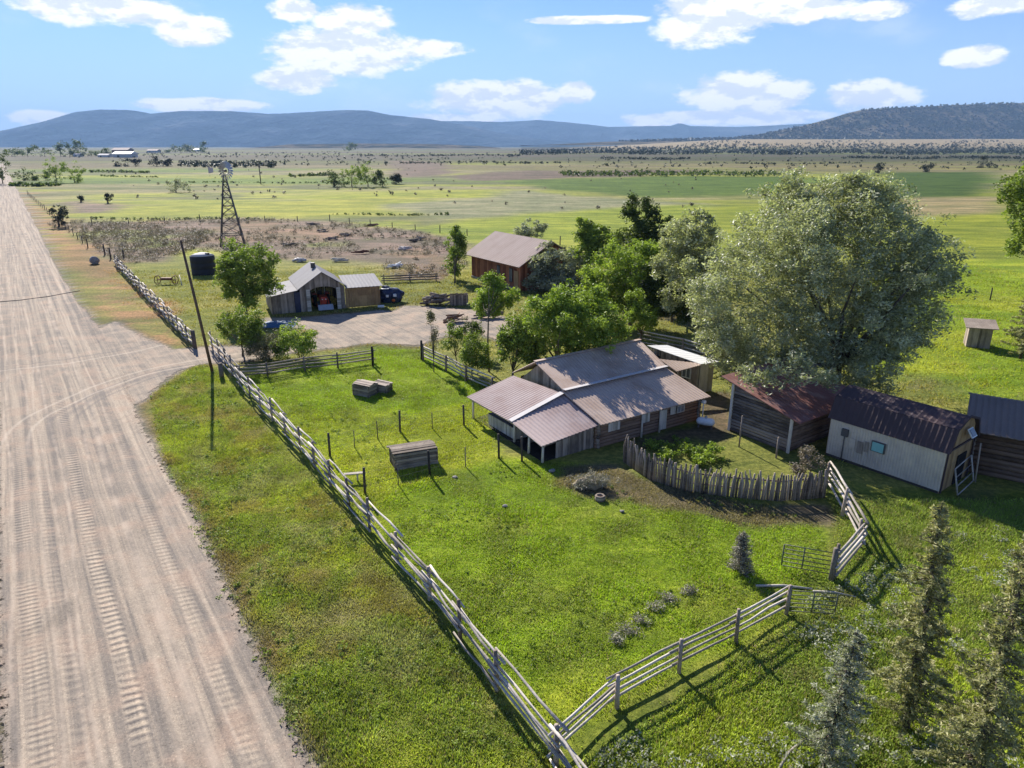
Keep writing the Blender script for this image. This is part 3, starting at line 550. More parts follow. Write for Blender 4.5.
# farmyard trees
tree('cottonwood_tree', 'round bright green tree at the left end of the tractor barn', 'tree', G(247, 320), [LB(245, 268, 27, 22, 71), LB(232, 278, 16, 16, 70.5), LB(262, 276, 16, 17, 70.5), LB(247, 296, 14, 12, 70)], 'lf_green', 300, 44, .26, .55, .16)
tree('fruit_tree', 'small leafy tree beside the fence corner by the leaning pole', 'tree', G(243, 356), [LB(241, 324, 18, 20, 57), LB(250, 336, 12, 12, 57), LB(230, 330, 9, 11, 57)], 'lf_green', 150, 44, .18, .4, .10)
tree('lilac_bush', 'bright green rounded bush behind the rails, right end of the thicket', 'bush', G(300, 357), [LB(296, 338, 19, 16, 57.2), LB(284, 347, 12, 8, 57)], 'lf_lime', 130, 46, .16, .4, .06, None, 'bark', 0, 14, .5, .1, .6, 3)
tree('twiggy_bush', 'brownish twiggy bush between small tree and bright bush', 'bush', G(266, 358), [LB(266, 346, 17, 13, 56.6), LB(256, 350, 10, 8, 56.5)], 'lf_twig', 130, 44, .13, .38, .05, None, 'bark', 0, 22, .5, .1, .4, 4)
tree('poplar_tree', 'slim upright poplar left of the red plank cabin', 'tree', G(455, 283), [LB(455, 246, 11, 15, 93), LB(454, 262, 10, 12, 93), LB(457, 236, 6, 7, 93)], 'lf_green', 120, 40, .26, .5, .12)
tree('ash_tree', 'tall thin stemmed tree in front of the red plank cabin', 'tree', G(489, 372), [LB(490, 288, 14, 13, 56.5), LB(508, 298, 11, 9, 57), LB(482, 302, 9, 9, 56), LB(494, 306, 9, 10, 56)], 'lf_lime', 150, 42, .2, .42, .075, None, 'bark', 0, 12, .5, .8)
tree('box_elder_tree', 'broad domed tree right behind the metal roofed ranch house', 'tree', (3.4, 49.0), [LB(575, 318, 42, 27, 48.6), LB(605, 322, 18, 22, 49.5), LB(543, 320, 22, 20, 48), LB(585, 338, 28, 16, 49), LB(590, 300, 18, 12, 48.6)], 'lf_lime', 420, 48, .22, .5, .16, None, 'bark', 0, 16)
tree('box_elder_tree', 'smaller round tree leaning over the porch roof corner', 'tree', G(513, 388), [LB(518, 336, 20, 22, 49.5), LB(532, 350, 17, 16, 49), LB(508, 346, 11, 14, 49.3)], 'lf_green', 220, 44, .2, .42, .11)
tree('russian_olive', 'silver grey rounded tree against the cabin gable', 'tree', G(556, 293), [LB(560, 268, 27, 20, 85), LB(540, 276, 15, 17, 85), LB(578, 270, 15, 20, 84), LB(556, 284, 24, 8, 84)], 'lf_silver', 260, 42, .3, .62, .14)
tree('locust_tree', 'large bright green locust in the middle of the grove', 'tree', G(630, 325), [LB(622, 268, 34, 24, 69), LB(604, 288, 24, 22, 68.5), LB(650, 262, 24, 18, 69), LB(632, 300, 26, 18, 68), LB(640, 248, 20, 10, 70)], 'lf_lime', 420, 42, .27, .58, .2)
tree('spruce_like_tree', 'tall dark ragged tree rising above the grove', 'tree', G(643, 290), [LB(640, 222, 16, 16, 79), LB(630, 206, 7, 10, 79), LB(646, 208, 8, 9, 79), LB(655, 232, 15, 16, 79), LB(640, 240, 22, 14, 79), LB(666, 222, 7, 6, 79)], 'lf_dark', 230, 40, .3, .55, .2)
tree('elm_tree', 'medium green tree at the left of the dark ragged tree', 'tree', G(594, 282), [LB(592, 238, 16, 15, 84), LB(584, 230, 7, 12, 84), LB(606, 246, 18, 12, 83), LB(590, 250, 18, 12, 83)], 'lf_green', 230, 40, .3, .58, .16)
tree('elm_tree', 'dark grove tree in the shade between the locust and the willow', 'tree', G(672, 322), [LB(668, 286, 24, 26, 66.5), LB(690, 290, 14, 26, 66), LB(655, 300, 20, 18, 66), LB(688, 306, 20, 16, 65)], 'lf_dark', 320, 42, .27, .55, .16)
tree('locust_tree', 'young feathery light green tree before the grove by the corral rails', 'tree', G(641, 345), [LB(636, 296, 9, 9, 61.5), LB(644, 312, 14, 9, 61.3), LB(632, 322, 10, 9, 61), LB(647, 326, 9, 8, 61)], 'lf_lime', 110, 38, .2, .38, .07)
tree('apple_tree', 'small pale tree standing in the corral left of the willow foot', 'tree', G(732, 371), [LB(730, 342, 20, 18, 53.6), LB(716, 352, 12, 10, 53.2), LB(745, 350, 10, 12, 53.4)], 'lf_willow', 150, 38, .2, .42, .07)
tree('olive_bush', 'pale bush peeking over the roof ridge of the cabin', 'bush', G(530, 243), [LB(530, 229, 14, 9, 128), LB(520, 232, 8, 6, 128)], 'lf_silver', 80, 36, .4, .6, .1)
tree('sapling', 'thin half bare sapling at the gate post of the lower rails', 'tree', G(434, 372), [LB(431, 322, 5, 11, 54.3), LB(435, 336, 4, 12, 54)], 'lf_twig', 50, 26, .14, .3, .045, None, 'bark', 0, 14, .3, .3)
tree('sapling', 'leafy sapling second along the lower rails', 'tree', G(456, 366), [LB(452, 332, 9, 9, 54.5), LB(460, 342, 8, 10, 54), LB(448, 345, 7, 6, 54)], 'lf_green', 80, 34, .16, .32, .05)
tree('honeysuckle_bush', 'dense mid green bush leaning on the lower rails', 'bush', G(476, 375), [LB(476, 350, 13, 16, 51.8), LB(468, 358, 9, 10, 51.5), LB(485, 362, 8, 10, 51.3)], 'lf_green', 120, 38, .15, .36, .05, None, 'bark', 0, 10, .5, .2, .6, 3)
tree('pigweed_clump', 'low green clump under the thin stemmed tree', 'bush', G(462, 345), [LB(466, 326, 12, 7, 58), LB(474, 334, 8, 6, 58)], 'lf_dark', 60, 34, .16, .34, .04, None, 'bark', 0, 6, .5, .2, .6, 2)
tree('cottonwood_tree', 'cottonwood with crown cut by the right picture edge', 'tree', G(1052, 345), [LB(1042, 205, 32, 32, 62), LB(1022, 190, 17, 22, 62), LB(1030, 235, 17, 22, 62), LB(1058, 240, 26, 30, 62)], 'lf_green', 330, 42, .26, .5, .28)
# shrubs and weeds round the yard
tree('burdock_clump', 'leafy yellow green weeds inside the stockade yard', 'bush', G(690, 440), [(9.6, 37.6, .2, 1.9, 1.5, .3), (11.3, 36.6, .2, 1.4, 1.2, .3)], 'lf_lime', 90, 40, .14, .3, .02, None, 'bark', 0, 3, .2, .3, .8)
tree('weed_clump', 'weedy bush growing through the right end of the stockade', 'bush', G(807, 478), [LB(810, 458, 12, 12, 33.4), LB(800, 470, 9, 7, 33.2)], 'lf_sage', 70, 36, .13, .26, .03, None, 'bark', 0, 8, .4, .2, .4, 3)
# grey conical shrub in the lush yard
def conifer(name, label, base, h, rad, leafmat, n_br, per, size, cat='tree', sparse=0.0, low=.08, lean=(0, 0), seed=1):
    rnd = random.Random(seed); base = Vector((base[0], base[1], 0)); t = thing(name, label, cat, base)
    mb = MB(); top = base + Vector((lean[0], lean[1], h)); mb.tube([base - Vector((0, 0, .3)), base.lerp(top, .5) + Vector((.06, .03, 0)), top], [h * .017, h * .011, .012], 7, .4)
    C = []; Rr = []
    NW = max(6, n_br // 6)
    for i in range(n_br):
        u = low + (1 - low) * (i // 6 + rnd.gauss(0, .12) + .2) / (n_br / 6); u = min(max(u, low), .985); z = u * h; prof = (1 - u) ** .72 * (.55 + .45 * min(1, u / .18)); gap = .45 + .75 * abs(math.sin(u * 17 + seed)) if sparse else 1
        L = rad * prof * rnd.uniform(.5, 1.15) * (gap if sparse else 1) + .12; a = rnd.uniform(0, 6.283)
        s = base.lerp(top, u); e = s + Vector((math.cos(a) * L, math.sin(a) * L, -L * rnd.uniform(.1, .45) + .12 * L)); mid = s.lerp(e, .55) - Vector((0, 0, L * .1))
        mb.tube([s, mid, e + Vector((0, 0, L * .12))], [.022 + L * .008, .015, .006], 4, rnd.random(), False)
        k = max(2, int(L / .11))
        for j in range(k):
            f = (j + .6) / k; p = s.lerp(e, f)
            if rnd.random() < sparse * .45 * (1 - f): continue
            C.append((p.x + rnd.uniform(-.07, .07), p.y + rnd.uniform(-.07, .07), p.z + rnd.uniform(-.06, .03) + L * .12 * f * f)); Rr.append(.07 + .10 * (1 - f) * (L / rad) + .02)
    for j in range(9): C.append(tuple(top - Vector((0, 0, j * .12)))); Rr.append(.05 + .015 * j)
    V, Fc, tn = leaf_cloud(np.array(C), np.array(Rr), per, size, .3, .15, .2); V[:, 2] = np.maximum(V[:, 2], .02)
    arr_mesh('foliage', V, Fc, M[leafmat], t, {'tint': ('FLOAT', tn)}); mb.build('trunk', M['bark'], t); return t
conifer('spruce_tree', 'tallest ragged spruce, middle one of the three in the lower right', G(906, 727), 7.7, 1.25, 'lf_spruce', 230, 17, .15, sparse=1.0, lean=(-.35, .1), seed=3)
conifer('spruce_tree', 'rusty tipped ragged spruce nearest the lower right corner', G(962, 800), 8.3, 1.35, 'lf_spruce', 240, 17, .14, sparse=1.0, lean=(.15, .2), seed=8)
conifer('spruce_tree', 'shortest bluish spruce, left one of the three in the lower right', G(822, 765), 4.6, 1.05, 'lf_blue', 150, 17, .12, sparse=.8, lean=(.35, .1), seed=5)
conifer('spruce_tree', 'dark spruce beside the outhouse at the right edge', G(1020, 359), 7.0, 2.0, 'lf_spruce', 130, 12, .22, sparse=.8, seed=11)
conifer('juniper_shrub', 'ash grey cone shaped shrub alone in the lush yard', G(739, 571), 1.85, .62, 'lf_grey', 170, 10, .10, cat='bush', low=.02, seed=4)
# trees out in the fields
def fartree(name, label, px, py, lobes, mat='lf_green', cat='tree', group=None, n=70, per=26, size=None, r0=.25):
    b = G(px, py); Y = b[1]; k = Y / 700.
    return tree(name, label, cat, b, [LB(a, c, rx, ry, Y) for a, c, rx, ry in lobes], mat, n, per, size or 1.2 * k, 2.2 * k, r0, group, 'bark', 0, 5, .4)
fartree('shade_tree', 'green field tree right of the road, left of its twin', 57, 182, [(57, 168, 9, 11), (52, 172, 6, 8)], 'lf_green')
fartree('shade_tree', 'broad field tree touching its twin on the right side', 75, 183, [(72, 170, 11, 10), (80, 176, 6, 7)], 'lf_green')
fartree('roadside_tree', 'dark tree at the left edge where the road vanishes', 3, 184, [(2, 166, 7, 14), (6, 160, 4, 8)], 'lf_dark')
fartree('roadside_hedge', 'dark hedge beside the far end of the road', 24, 181, [(22, 174, 8, 6), (36, 176, 9, 5), (46, 178, 6, 4)], 'lf_dark', 'hedge')
fartree('juniper_bush', 'dark round juniper beside the dry roadside strip', 59, 227, [(59, 214, 8.5, 8), (60, 220, 6, 5)], 'lf_juniper', 'bush', size=.35)
fartree('field_bush', 'grey green bush cluster in the meadow left of the windmill', 176, 192, [(171, 186, 5, 6), (180, 184, 6, 6), (187, 188, 4, 4)], 'lf_silver', 'bush')
fartree('field_bush', 'small dark bush at the pale patch of meadow', 108, 203, [(108, 198, 4, 3.5)], 'lf_juniper', 'bush', n=30)
fartree('field_bush', 'tiny dark bush left of the other bush at the pale patch', 81, 202, [(81, 198, 2, 2)], 'lf_juniper', 'bush', n=20)
for i, (px, py, lb, sz, mt) in enumerate([(334, 187, 'left tree of the meadow grove', [(334, 178, 11, 8)], 'lf_dark'), (352, 187, 'second tree of the meadow grove, olive coloured', [(352, 176, 12, 10)], 'lf_green'),
        (368, 187, 'tallest tree in the middle of the meadow grove', [(366, 174, 11, 11)], 'lf_green'), (383, 187, 'right tree of the meadow grove', [(381, 178, 8, 8)], 'lf_dark'), (396, 184, 'detached small dark tree right of the meadow grove', [(396, 179, 6, 4.5)], 'lf_juniper')]):
    fartree('grove_tree', lb, px, py, sz, mt, 'tree', 'trees of the grove in the meadow', 80)
fartree('field_tree', 'light green little tree in the meadow beyond the grey green willow', 772, 212, [(772, 194, 9, 11), (780, 188, 6, 7)], 'lf_lime')
fartree('field_bush', 'round dark bush beyond the right green field', 929, 172, [(929, 168, 5, 4)], 'lf_juniper', 'bush', n=30)
fartree('field_bush', 'low wide dark bush near the right edge of the valley', 983, 168, [(983, 163, 12, 4.5)], 'lf_juniper', 'bush', n=40)
fartree('field_bush', 'dark bush behind the crown of the huge willow', 878, 173, [(878, 168, 4, 4.5)], 'lf_juniper', 'bush', n=30)
ORD = 'first second third fourth fifth sixth seventh eighth ninth tenth eleventh twelfth thirteenth'.split(); hpx = [12, 28, 45, 61, 70, 78, 88, 103, 350, 175, 202, 190]
for i, (px, w, h) in enumerate([(12, 9, 4.5), (28, 8, 4), (45, 10, 5.5), (61, 3, 9), (70, 6, 6), (78, 4, 7.5), (88, 10, 6.5), (103, 5, 4), (350, 9, 4), (175, 8, 3.5), (202, 6, 4.5), (190, 6, 3.6)]):
    py = 156.5 if px < 120 else 152.5
    if px == 350: py = 151
    fartree('horizon_tree', ORD[sorted(hpx).index(px)] + ' from the left of the dark trees along the horizon', px, py, [(px, py - h, w, h)], 'lf_dark', 'tree', 'far trees along the horizon line', 30, 20, size=None, r0=.5)
for i, (px, w, h) in enumerate([(120, 8, 4.5), (136, 6, 3.5), (157, 8, 5), (168, 4, 4)]):
    fartree('thicket_tree', ORD[i] + ' from the left of the low dark trees beyond the left meadow', px, 166.5, [(px, 166.5 - h * .8, w, h)], 'lf_juniper', 'tree', 'dark trees in a row beyond the left meadow', 40, 22)
# scrub too plentiful to count: built as masses
def scrub(name, pts, hs, mat, per, size, crad, label=None, flat=.7):
    V, Fc, tn = leaf_cloud(pts, crad, per, size, .6); V[:, 2] = np.maximum(V[:, 2], -.2)
    V2 = V.copy(); o = arr_mesh(name, V2, Fc, M[mat], attrs={'tint': ('FLOAT', tn)}); return tag(o, label, 'shrubs' if label else None, kind='stuff')
def rand_in(poly, n, cond=None):
    P = np.array(poly); lo, hi = P.min(0), P.max(0); out = np.zeros((0, 2))
    while len(out) < n:
        q = RNG.uniform(lo, hi, (n * 3, 2)); k = sdist(q[:, 0], q[:, 1], poly) > 0
        if cond is not None: k &= cond(q[:, 0], q[:, 1])
        out = np.concatenate([out, q[k]]); 
        if k.sum() == 0: break
    return out[:n]
q = rand_in(Z_SAGE, 1100, lambda x, y: (fbm(x, y, 12, 3) > .44)); rr = RNG.uniform(.25, .8, len(q))
scrub('sagebrush', np.column_stack([q, rr * .5]), None, 'lf_sage', 34, .2, rr, 'brown grey sagebrush covering the dirt flat round the windmill')
ZS3 = gp([(96, 250), (62, 226), (150, 226), (210, 232), (200, 250), (150, 262), (120, 264)])
q = rand_in(ZS3, 420); rr = RNG.uniform(.5, 1.1, len(q))
scrub('sagebrush', np.column_stack([q, rr * .55]), None, 'lf_sage', 50, .22, rr, 'thick knee high sagebrush between the road and the black tank')
def band(px0, px1, py0, py1, n, mat, hmin, hmax, lab, per=14, name='juniper_scrub', jit=0):
    A = []
    for _ in range(n):
        px = random.uniform(px0, px1); py = py0 + (py1 - py0) * random.random() + jit * math.sin(px * .05); x, y = G(px, py); A.append((x, y, 0))
    A = np.array(A); z = far_rise(A[:, 0], A[:, 1]); h = RNG.uniform(hmin, hmax, len(A)); A[:, 2] = z + h * .45
    V, Fc, tn = leaf_cloud(A, h * .62, per, 1, .8); N = len(A) * per; s = np.repeat(h, per * 4)
    c = V.reshape(N, 4, 3).mean(1, keepdims=True); V = (c + (V.reshape(N, 4, 3) - c) * (h.repeat(per)[:, None, None] * .5)).reshape(-1, 3)
    tag(arr_mesh(name, V, Fc, M[mat], attrs={'tint': ('FLOAT', tn)}), lab, 'scrub', kind='stuff')
band(520, 1050, 150.0, 154.5, 2400, 'lf_juniper', 4, 9, 'dark belt of junipers below the tan slope on the right', jit=.6)
band(180, 275, 162.5, 168, 240, 'lf_juniper', 1.5, 4, 'dark scrub belt behind the windmill wheel')
band(280, 520, 152, 166, 220, 'lf_juniper', 1, 3.5, 'scattered dark scrub across the middle of the valley')
band(560, 1024, 156, 170, 220, 'lf_juniper', 1, 3, 'scattered dark scrub across the right of the valley')
band(560, 800, 173, 176.5, 320, 'lf_dark', 1.2, 3, 'willow scrub along the ditch before the bright field')
band(110, 420, 168, 200, 70, 'lf_sage', .5, 1.4, 'small bushes dotted over the left meadow', 26, 'meadow_bushes')
band(60, 340, 152, 158, 260, 'lf_juniper', 1.5, 4, 'distant scrub under the blue mountain', jit=.3)
band(420, 700, 178, 210, 30, 'lf_sage', .5, 1.2, 'small bushes dotted over the middle meadow', 26, 'meadow_bushes')
for bx0, bx1, by, bn, bh in ((10, 60, 186, 60, 2.2), (70, 150, 172.5, 110, 2), (100, 160, 177, 60, 1.2), (180, 330, 183, 90, 1), (290, 330, 176, 60, 2.2), (400, 560, 163, 110, 2.6), (350, 520, 156, 160, 4), (600, 690, 159, 140, 3.5), (840, 1050, 158.5, 240, 4.5), (700, 860, 164, 120, 2), (330, 450, 215, 60, .8), (90, 260, 219.5, 60, .8)):
    band(bx0, bx1, by - .35, by + .35, bn, 'lf_dark' if by > 170 else 'lf_juniper', bh * .4, bh, 'brush growing in a streak across the valley floor', 18, 'hedgerow_scrub', jit=.5)

q = rand_in(gp([(570, 775), (785, 625), (836, 580), (980, 520), (1100, 560), (1120, 860), (620, 860)]), 420, lambda x, y: fbm(x, y, 3, 3) > .52); rr = RNG.uniform(.12, .38, len(q))
scrub('weeds', np.column_stack([q, rr * .5]), None, 'lf_silver', 34, .10, rr, 'knee high grey green weeds in the rough grass round the spruces')
q = rand_in(gp([(150, 395), (205, 362), (240, 396), (560, 768), (590, 860), (320, 860), (300, 760), (220, 600), (160, 455)]), 700, lambda x, y: fbm(x + 40, y, 2.5, 3) > .5); rr = RNG.uniform(.08, .24, len(q))
scrub('weeds', np.column_stack([q, rr * .4]), None, 'lf_green', 30, .08, rr, 'leafy green weeds dotted through the roadside verge')
q = rand_in(Z_YARD, 500, lambda x, y: fbm(x + 80, y, 2.5, 3) > .54); rr = RNG.uniform(.08, .22, len(q))
scrub('weeds', np.column_stack([q, rr * .3]), None, 'lf_green', 26, .08, rr, 'darker leafy weeds dotted through the lush yard')
hp_ = HILL_PTS['mesa']; hp_ = hp_[(hp_[:, 2] > 45)]; hp_ = hp_[RNG.choice(len(hp_), 8000)] + RNG.normal(0, 1, (8000, 3)) * np.array((14, 14, 0)); hp_[:, 2] += 2
V, Fc, tn = leaf_cloud(hp_, 8.0, 7, 12, .9); tag(arr_mesh('hillside_junipers', V, Fc, M['lf_juniper'], attrs={'tint': ('FLOAT', tn)}), 'dark junipers speckling the mesa slope at the right', 'junipers', kind='stuff')
# ------------------------------------------------------------------ grass (one uncountable mass per area)
def grass(name, label, poly, n, hgt, cols, blades=7, spread=.16, wid=.022, cond=None, mat=None, fall=.4):
    q = rand_in(poly, n, lambda x, y: (sdist(x, y, poly) > RNG.random(len(x)) ** 1.5 * fall) & (np.maximum(road_mask(x, y), drive_mask(x, y)) < -.25) & (True if cond is None else cond(x, y)))
    n = len(q); k = blades; z = ground_z(q[:, 0], q[:, 1]); B = np.repeat(np.column_stack([q, z - .02]), k, 0); N = n * k
    B[:, :2] += RNG.normal(0, spread, (N, 2)); clump = .45 + 1.1 * fbm(q[:, 0], q[:, 1], 1.6, 3) ** 1.5 * 1.6
    h = hgt * np.repeat(clump * RNG.uniform(.6, 1.3, n), k) * RNG.uniform(.6, 1.2, N); a = RNG.uniform(0, 6.283, N); d = np.column_stack([np.cos(a), np.sin(a), np.zeros(N)]); s = np.column_stack([-np.sin(a), np.cos(a), np.zeros(N)]) * wid
    lean = RNG.uniform(.15, .8, N)[:, None]; up = np.array((0, 0, 1.0))
    V = np.stack([B - s, B + s, B + d * h[:, None] * lean * .9 + up * h[:, None] * (1 - lean * .35)[:, :]], 1).reshape(-1, 3)
    zc = zone_color(q[:, 0], q[:, 1]); zc = zc * (.62 + .76 * fbm(q[:, 0] + 5, q[:, 1], .75, 2))[:, None]; cc = np.repeat(zc, k, 0) * np.repeat(RNG.uniform(.7, 1.35, (n, 1)), k, 0) * RNG.uniform(.8, 1.25, (N, 1)) * np.array(cols); 
    dry = RNG.random(N) < .10; cc[dry] = np.array((.42, .34, .16)) * RNG.uniform(.7, 1.2, (dry.sum(), 1))
    A = np.ones((N * 3, 4)); A[:, :3] = np.repeat(np.clip(cc, 0, 1), 3, 0)
    tag(arr_mesh(name, V, np.arange(N * 3).reshape(N, 3), M_GRASS, attrs={'zone': ('FLOAT_COLOR', A)}), label, 'grass', kind='stuff')
def m_grass():
    m, t, b, out, oc = new_mat('grass_blades'); zc = t.attr('zone'); t.l.new(zc, b.inputs['Base Color']); b.inputs['Roughness'].default_value = .7
    ge = t.node('ShaderNodeNewGeometry'); va = t.node('ShaderNodeVectorMath', operation='SCALE'); t.l.new(ge.outputs['Normal'], va.inputs[0]); va.inputs[3].default_value = .45
    vb = t.node('ShaderNodeVectorMath', operation='ADD'); t.l.new(va.outputs[0], vb.inputs[0]); vb.inputs[1].default_value = (0, 0, 1); vn = t.node('ShaderNodeVectorMath', operation='NORMALIZE'); t.l.new(vb.outputs[0], vn.inputs[0]); t.l.new(vn.outputs[0], b.inputs['Normal']); b.inputs['Specular IOR Level'].default_value = .25
    tr = t.node('ShaderNodeBsdfTranslucent'); t.l.new(t.mix(1.0, zc, (1.2, 1.25, .6, 1), 'MULTIPLY'), tr.inputs[0]); ms = t.node('ShaderNodeMixShader'); ms.inputs[0].default_value = .3
    t.l.new(b.outputs[0], ms.inputs[1]); t.l.new(tr.outputs[0], ms.inputs[2]); t.l.new(ms.outputs[0], out.inputs[0]); return m
M_GRASS = m_grass()
nearv = gp([(150, 395), (205, 358), (240, 392), (565, 768), (600, 860), (310, 860), (300, 768), (220, 600), (160, 450)])
grass('verge_grass', 'rough green and straw coloured grass between the road and the long rail fence', nearv, 42000, .11, (1.38, 1.5, 1.35), 7, .13, .026)
grass('yard_grass', 'lush bright green grass filling the fenced yard', Z_YARD, 52000, .095, (1.28, 1.32, 1.1), 7, .15, .024)
grass('corner_grass', 'tall mixed grass under the spruces and round the gates', gp([(560, 775), (785, 620), (836, 575), (832, 500), (980, 500), (1120, 500), (1160, 860), (620, 860)]), 46000, .14, (1.4, 1.55, 1.3), 7, .15, .028, fall=1)
grass('far_verge_grass', 'grass around the farmyard, the barn and the grove', gp([(100, 270), (480, 262), (980, 262), (1130, 300), (1100, 470), (840, 470), (700, 395), (480, 395), (420, 350), (240, 372), (196, 345), (150, 330)]), 30000, .16, (1.25, 1.15, 1.1), 6, .3, .045, fall=9)
grass('left_verge_grass', 'dry grass fringe on the left side of the road', gp([(-60, 768), (4, 768), (4, 340), (-60, 340)]), 4000, .18, (1, 1, 1), 7, .12, .02)
# ------------------------------------------------------------------ building helpers
def corr_roof(name, mat, parent, a, b, c, d, pitch=.28, amp=.03, thick=.05, sag=0.0, rib=True, tint_panels=True):
    """corrugated sheet with corners a,b (eave, left-right) and c,d (top right, top left); ribs run from eave to top; has thickness"""
    a, b, c, d = map(Vector, (a, b, c, d)); L = max((b - a).length, (c - d).length); n = max(4, int(L / pitch)) * 3 + 1
    nrm = (b - a).cross(d - a).normalized(); nrm = nrm if nrm.z > 0 else -nrm; m = 5; vs = []; ts = []
    panel = [random.random() for _ in range(80)]; W = (d - a).length
    for side in (0, 1):
        for i in range(n):
            u = i / (n - 1); h = (amp if i % 3 == 1 else (amp * .25 if i % 3 == 2 else 0)) if rib else 0
            for j in range(m):
                v = j / (m - 1); p = (a * (1 - u) + b * u) * (1 - v) + (d * (1 - u) + c * u) * v
                p = p + nrm * (h - side * (thick)) - Vector((0, 0, sag * math.sin(math.pi * u) * math.sin(math.pi * v)))
                vs.append(p); ts.append(panel[int(u * L / .85) % 80] if tint_panels else .5)
    fs = []; o = n * m
    for i in range(n - 1):
        for j in range(m - 1):
            q = (i * m + j, (i + 1) * m + j, (i + 1) * m + j + 1, i * m + j + 1); fs.append(q); fs.append(tuple(o + k for k in q[::-1]))
    for i in range(n - 1): fs += [(i * m, o + i * m, o + (i + 1) * m, (i + 1) * m), (i * m + m - 1, (i + 1) * m + m - 1, o + (i + 1) * m + m - 1, o + i * m + m - 1)]
    for j in range(m - 1): fs += [(j, j + 1, o + j + 1, o + j), ((n - 1) * m + j, o + (n - 1) * m + j, o + (n - 1) * m + j + 1, (n - 1) * m + j + 1)]
    mb = MB(); mb.v = [tuple(v) for v in vs]; mb.f = fs; mb.t = ts; mb.sm = [False] * len(fs); return mb.build(name, mat, parent)
def log_wall(name, mat, parent, p, q, z0, z1, z1b=None, d=.24, proj=.18, gaps=True):
    """stacked horizontal logs from p to q, top sloping from z1 to z1b"""
    z1b = z1 if z1b is None else z1b; p, q = Vector((p[0], p[1], 0)), Vector((q[0], q[1], 0)); e = (q - p).normalized(); L = (q - p).length; mb = MB(); z = z0 + d / 2; zt = max(z1, z1b)
    while z < zt - d * .3:
        s0, s1 = 0.0, L
        if z > min(z1, z1b) and abs(z1 - z1b) > .05:
            f = (z - z1) / (z1b - z1); s0, s1 = (f * L, L) if z1b > z1 else (0, f * L)
        if s1 - s0 > .3:
            a = p + e * (s0 - (proj if s0 == 0 else 0)); b = p + e * (s1 + (proj if s1 == L else 0)); r = d * .5 * random.uniform(.9, 1.06); n_ = Vector((-e.y, e.x, 0)) * random.uniform(-.03, .03)
            mid = a.lerp(b, .5) + Vector((0, 0, random.uniform(-.02, .02)))
            mb.tube([a + n_ + Vector((0, 0, z)), mid + n_ + Vector((0, 0, z)), b + n_ + Vector((0, 0, z))], [r, r * .95, r * .9], 8)
        z += d * .93
    mb.beam(p + Vector((0, 0, (z0 + min(z1, z1b)) / 2)), q + Vector((0, 0, (z0 + min(z1, z1b)) / 2)), .06, min(z1, z1b) - z0, .0)
    return mb.build(name, mat, parent)
def plank_wall(name, mat, parent, p, q, z0, z1, z1b=None, w=.2, th=.03, jit=.03, skip=0.0, zfun=None):
    z1b = z1 if z1b is None else z1b; p, q = Vector((p[0], p[1], 0)), Vector((q[0], q[1], 0)); L = (q - p).length; n = max(1, int(round(L / w))); e = (q - p).normalized(); s = Vector((-e.y, e.x, 0)); mb = MB()
    for i in range(n):
        if random.random() < skip: continue
        u0, u1 = (i + .02) / n, (i + .98) / n; t = random.uniform(-.008, .008); zz0 = z0 + random.uniform(-jit, jit)
        f = (lambda u: z1 + (z1b - z1) * u) if zfun is None else zfun
        pts = [p + e * L * u0, p + e * L * u1]; a, b = pts; jt = random.uniform(-jit, jit) * .5
        base = [(a.x, a.y, zz0), (b.x, b.y, zz0), (b.x, b.y, f(u1) + jt), (a.x, a.y, f(u0) + jt)]
        mb.prism([Vector(k) + s * t for k in base], s * th)
    return mb.build(name, mat, parent)
def slab(name, mat, parent, p, q, z0, z1, th=.06, off=.0, tint=.5):
    """flat upright panel between ground points p,q"""
    p, q = Vector((p[0], p[1], 0)), Vector((q[0], q[1], 0)); e = (q - p).normalized(); s = Vector((-e.y, e.x, 0)); c = (p + q) / 2 + s * off
    mb = MB(); mb.beam(Vector((p.x, p.y, (z0 + z1) / 2)) + s * off, Vector((q.x, q.y, (z0 + z1) / 2)) + s * off, th, z1 - z0, tint); return mb.build(name, mat, parent)
def window(parent, p, q, z0, z1, framemat, glassmat, off=-.05, fw=.07, name='window', pane='pane'):
    p, q = Vector((p[0], p[1], 0)), Vector((q[0], q[1], 0)); e = (q - p).normalized(); s = Vector((-e.y, e.x, 0)); L = (q - p).length; mb = MB(); o = s * off
    Z = lambda v, z: Vector((v.x, v.y, z)) + o
    mb.beam(Z(p, z0 + fw / 2), Z(q, z0 + fw / 2), .07, fw, .5); mb.beam(Z(p, z1 - fw / 2), Z(q, z1 - fw / 2), .07, fw, .5)
    for v in (p + e * fw / 2, q - e * fw / 2, (p + q) / 2): mb.beam(Z(v - e * fw * .45, (z0 + z1) / 2), Z(v + e * fw * .45, (z0 + z1) / 2), .064, z1 - z0 - 2 * fw - .004, .5)
    w = mb.build(name, framemat, parent); g_ = MB(); g_.beam(Z(p + e * .04, (z0 + z1) / 2), Z(q - e * .04, (z0 + z1) / 2), .03, z1 - z0 - .06, .5); g_.build(pane, glassmat, w); return w

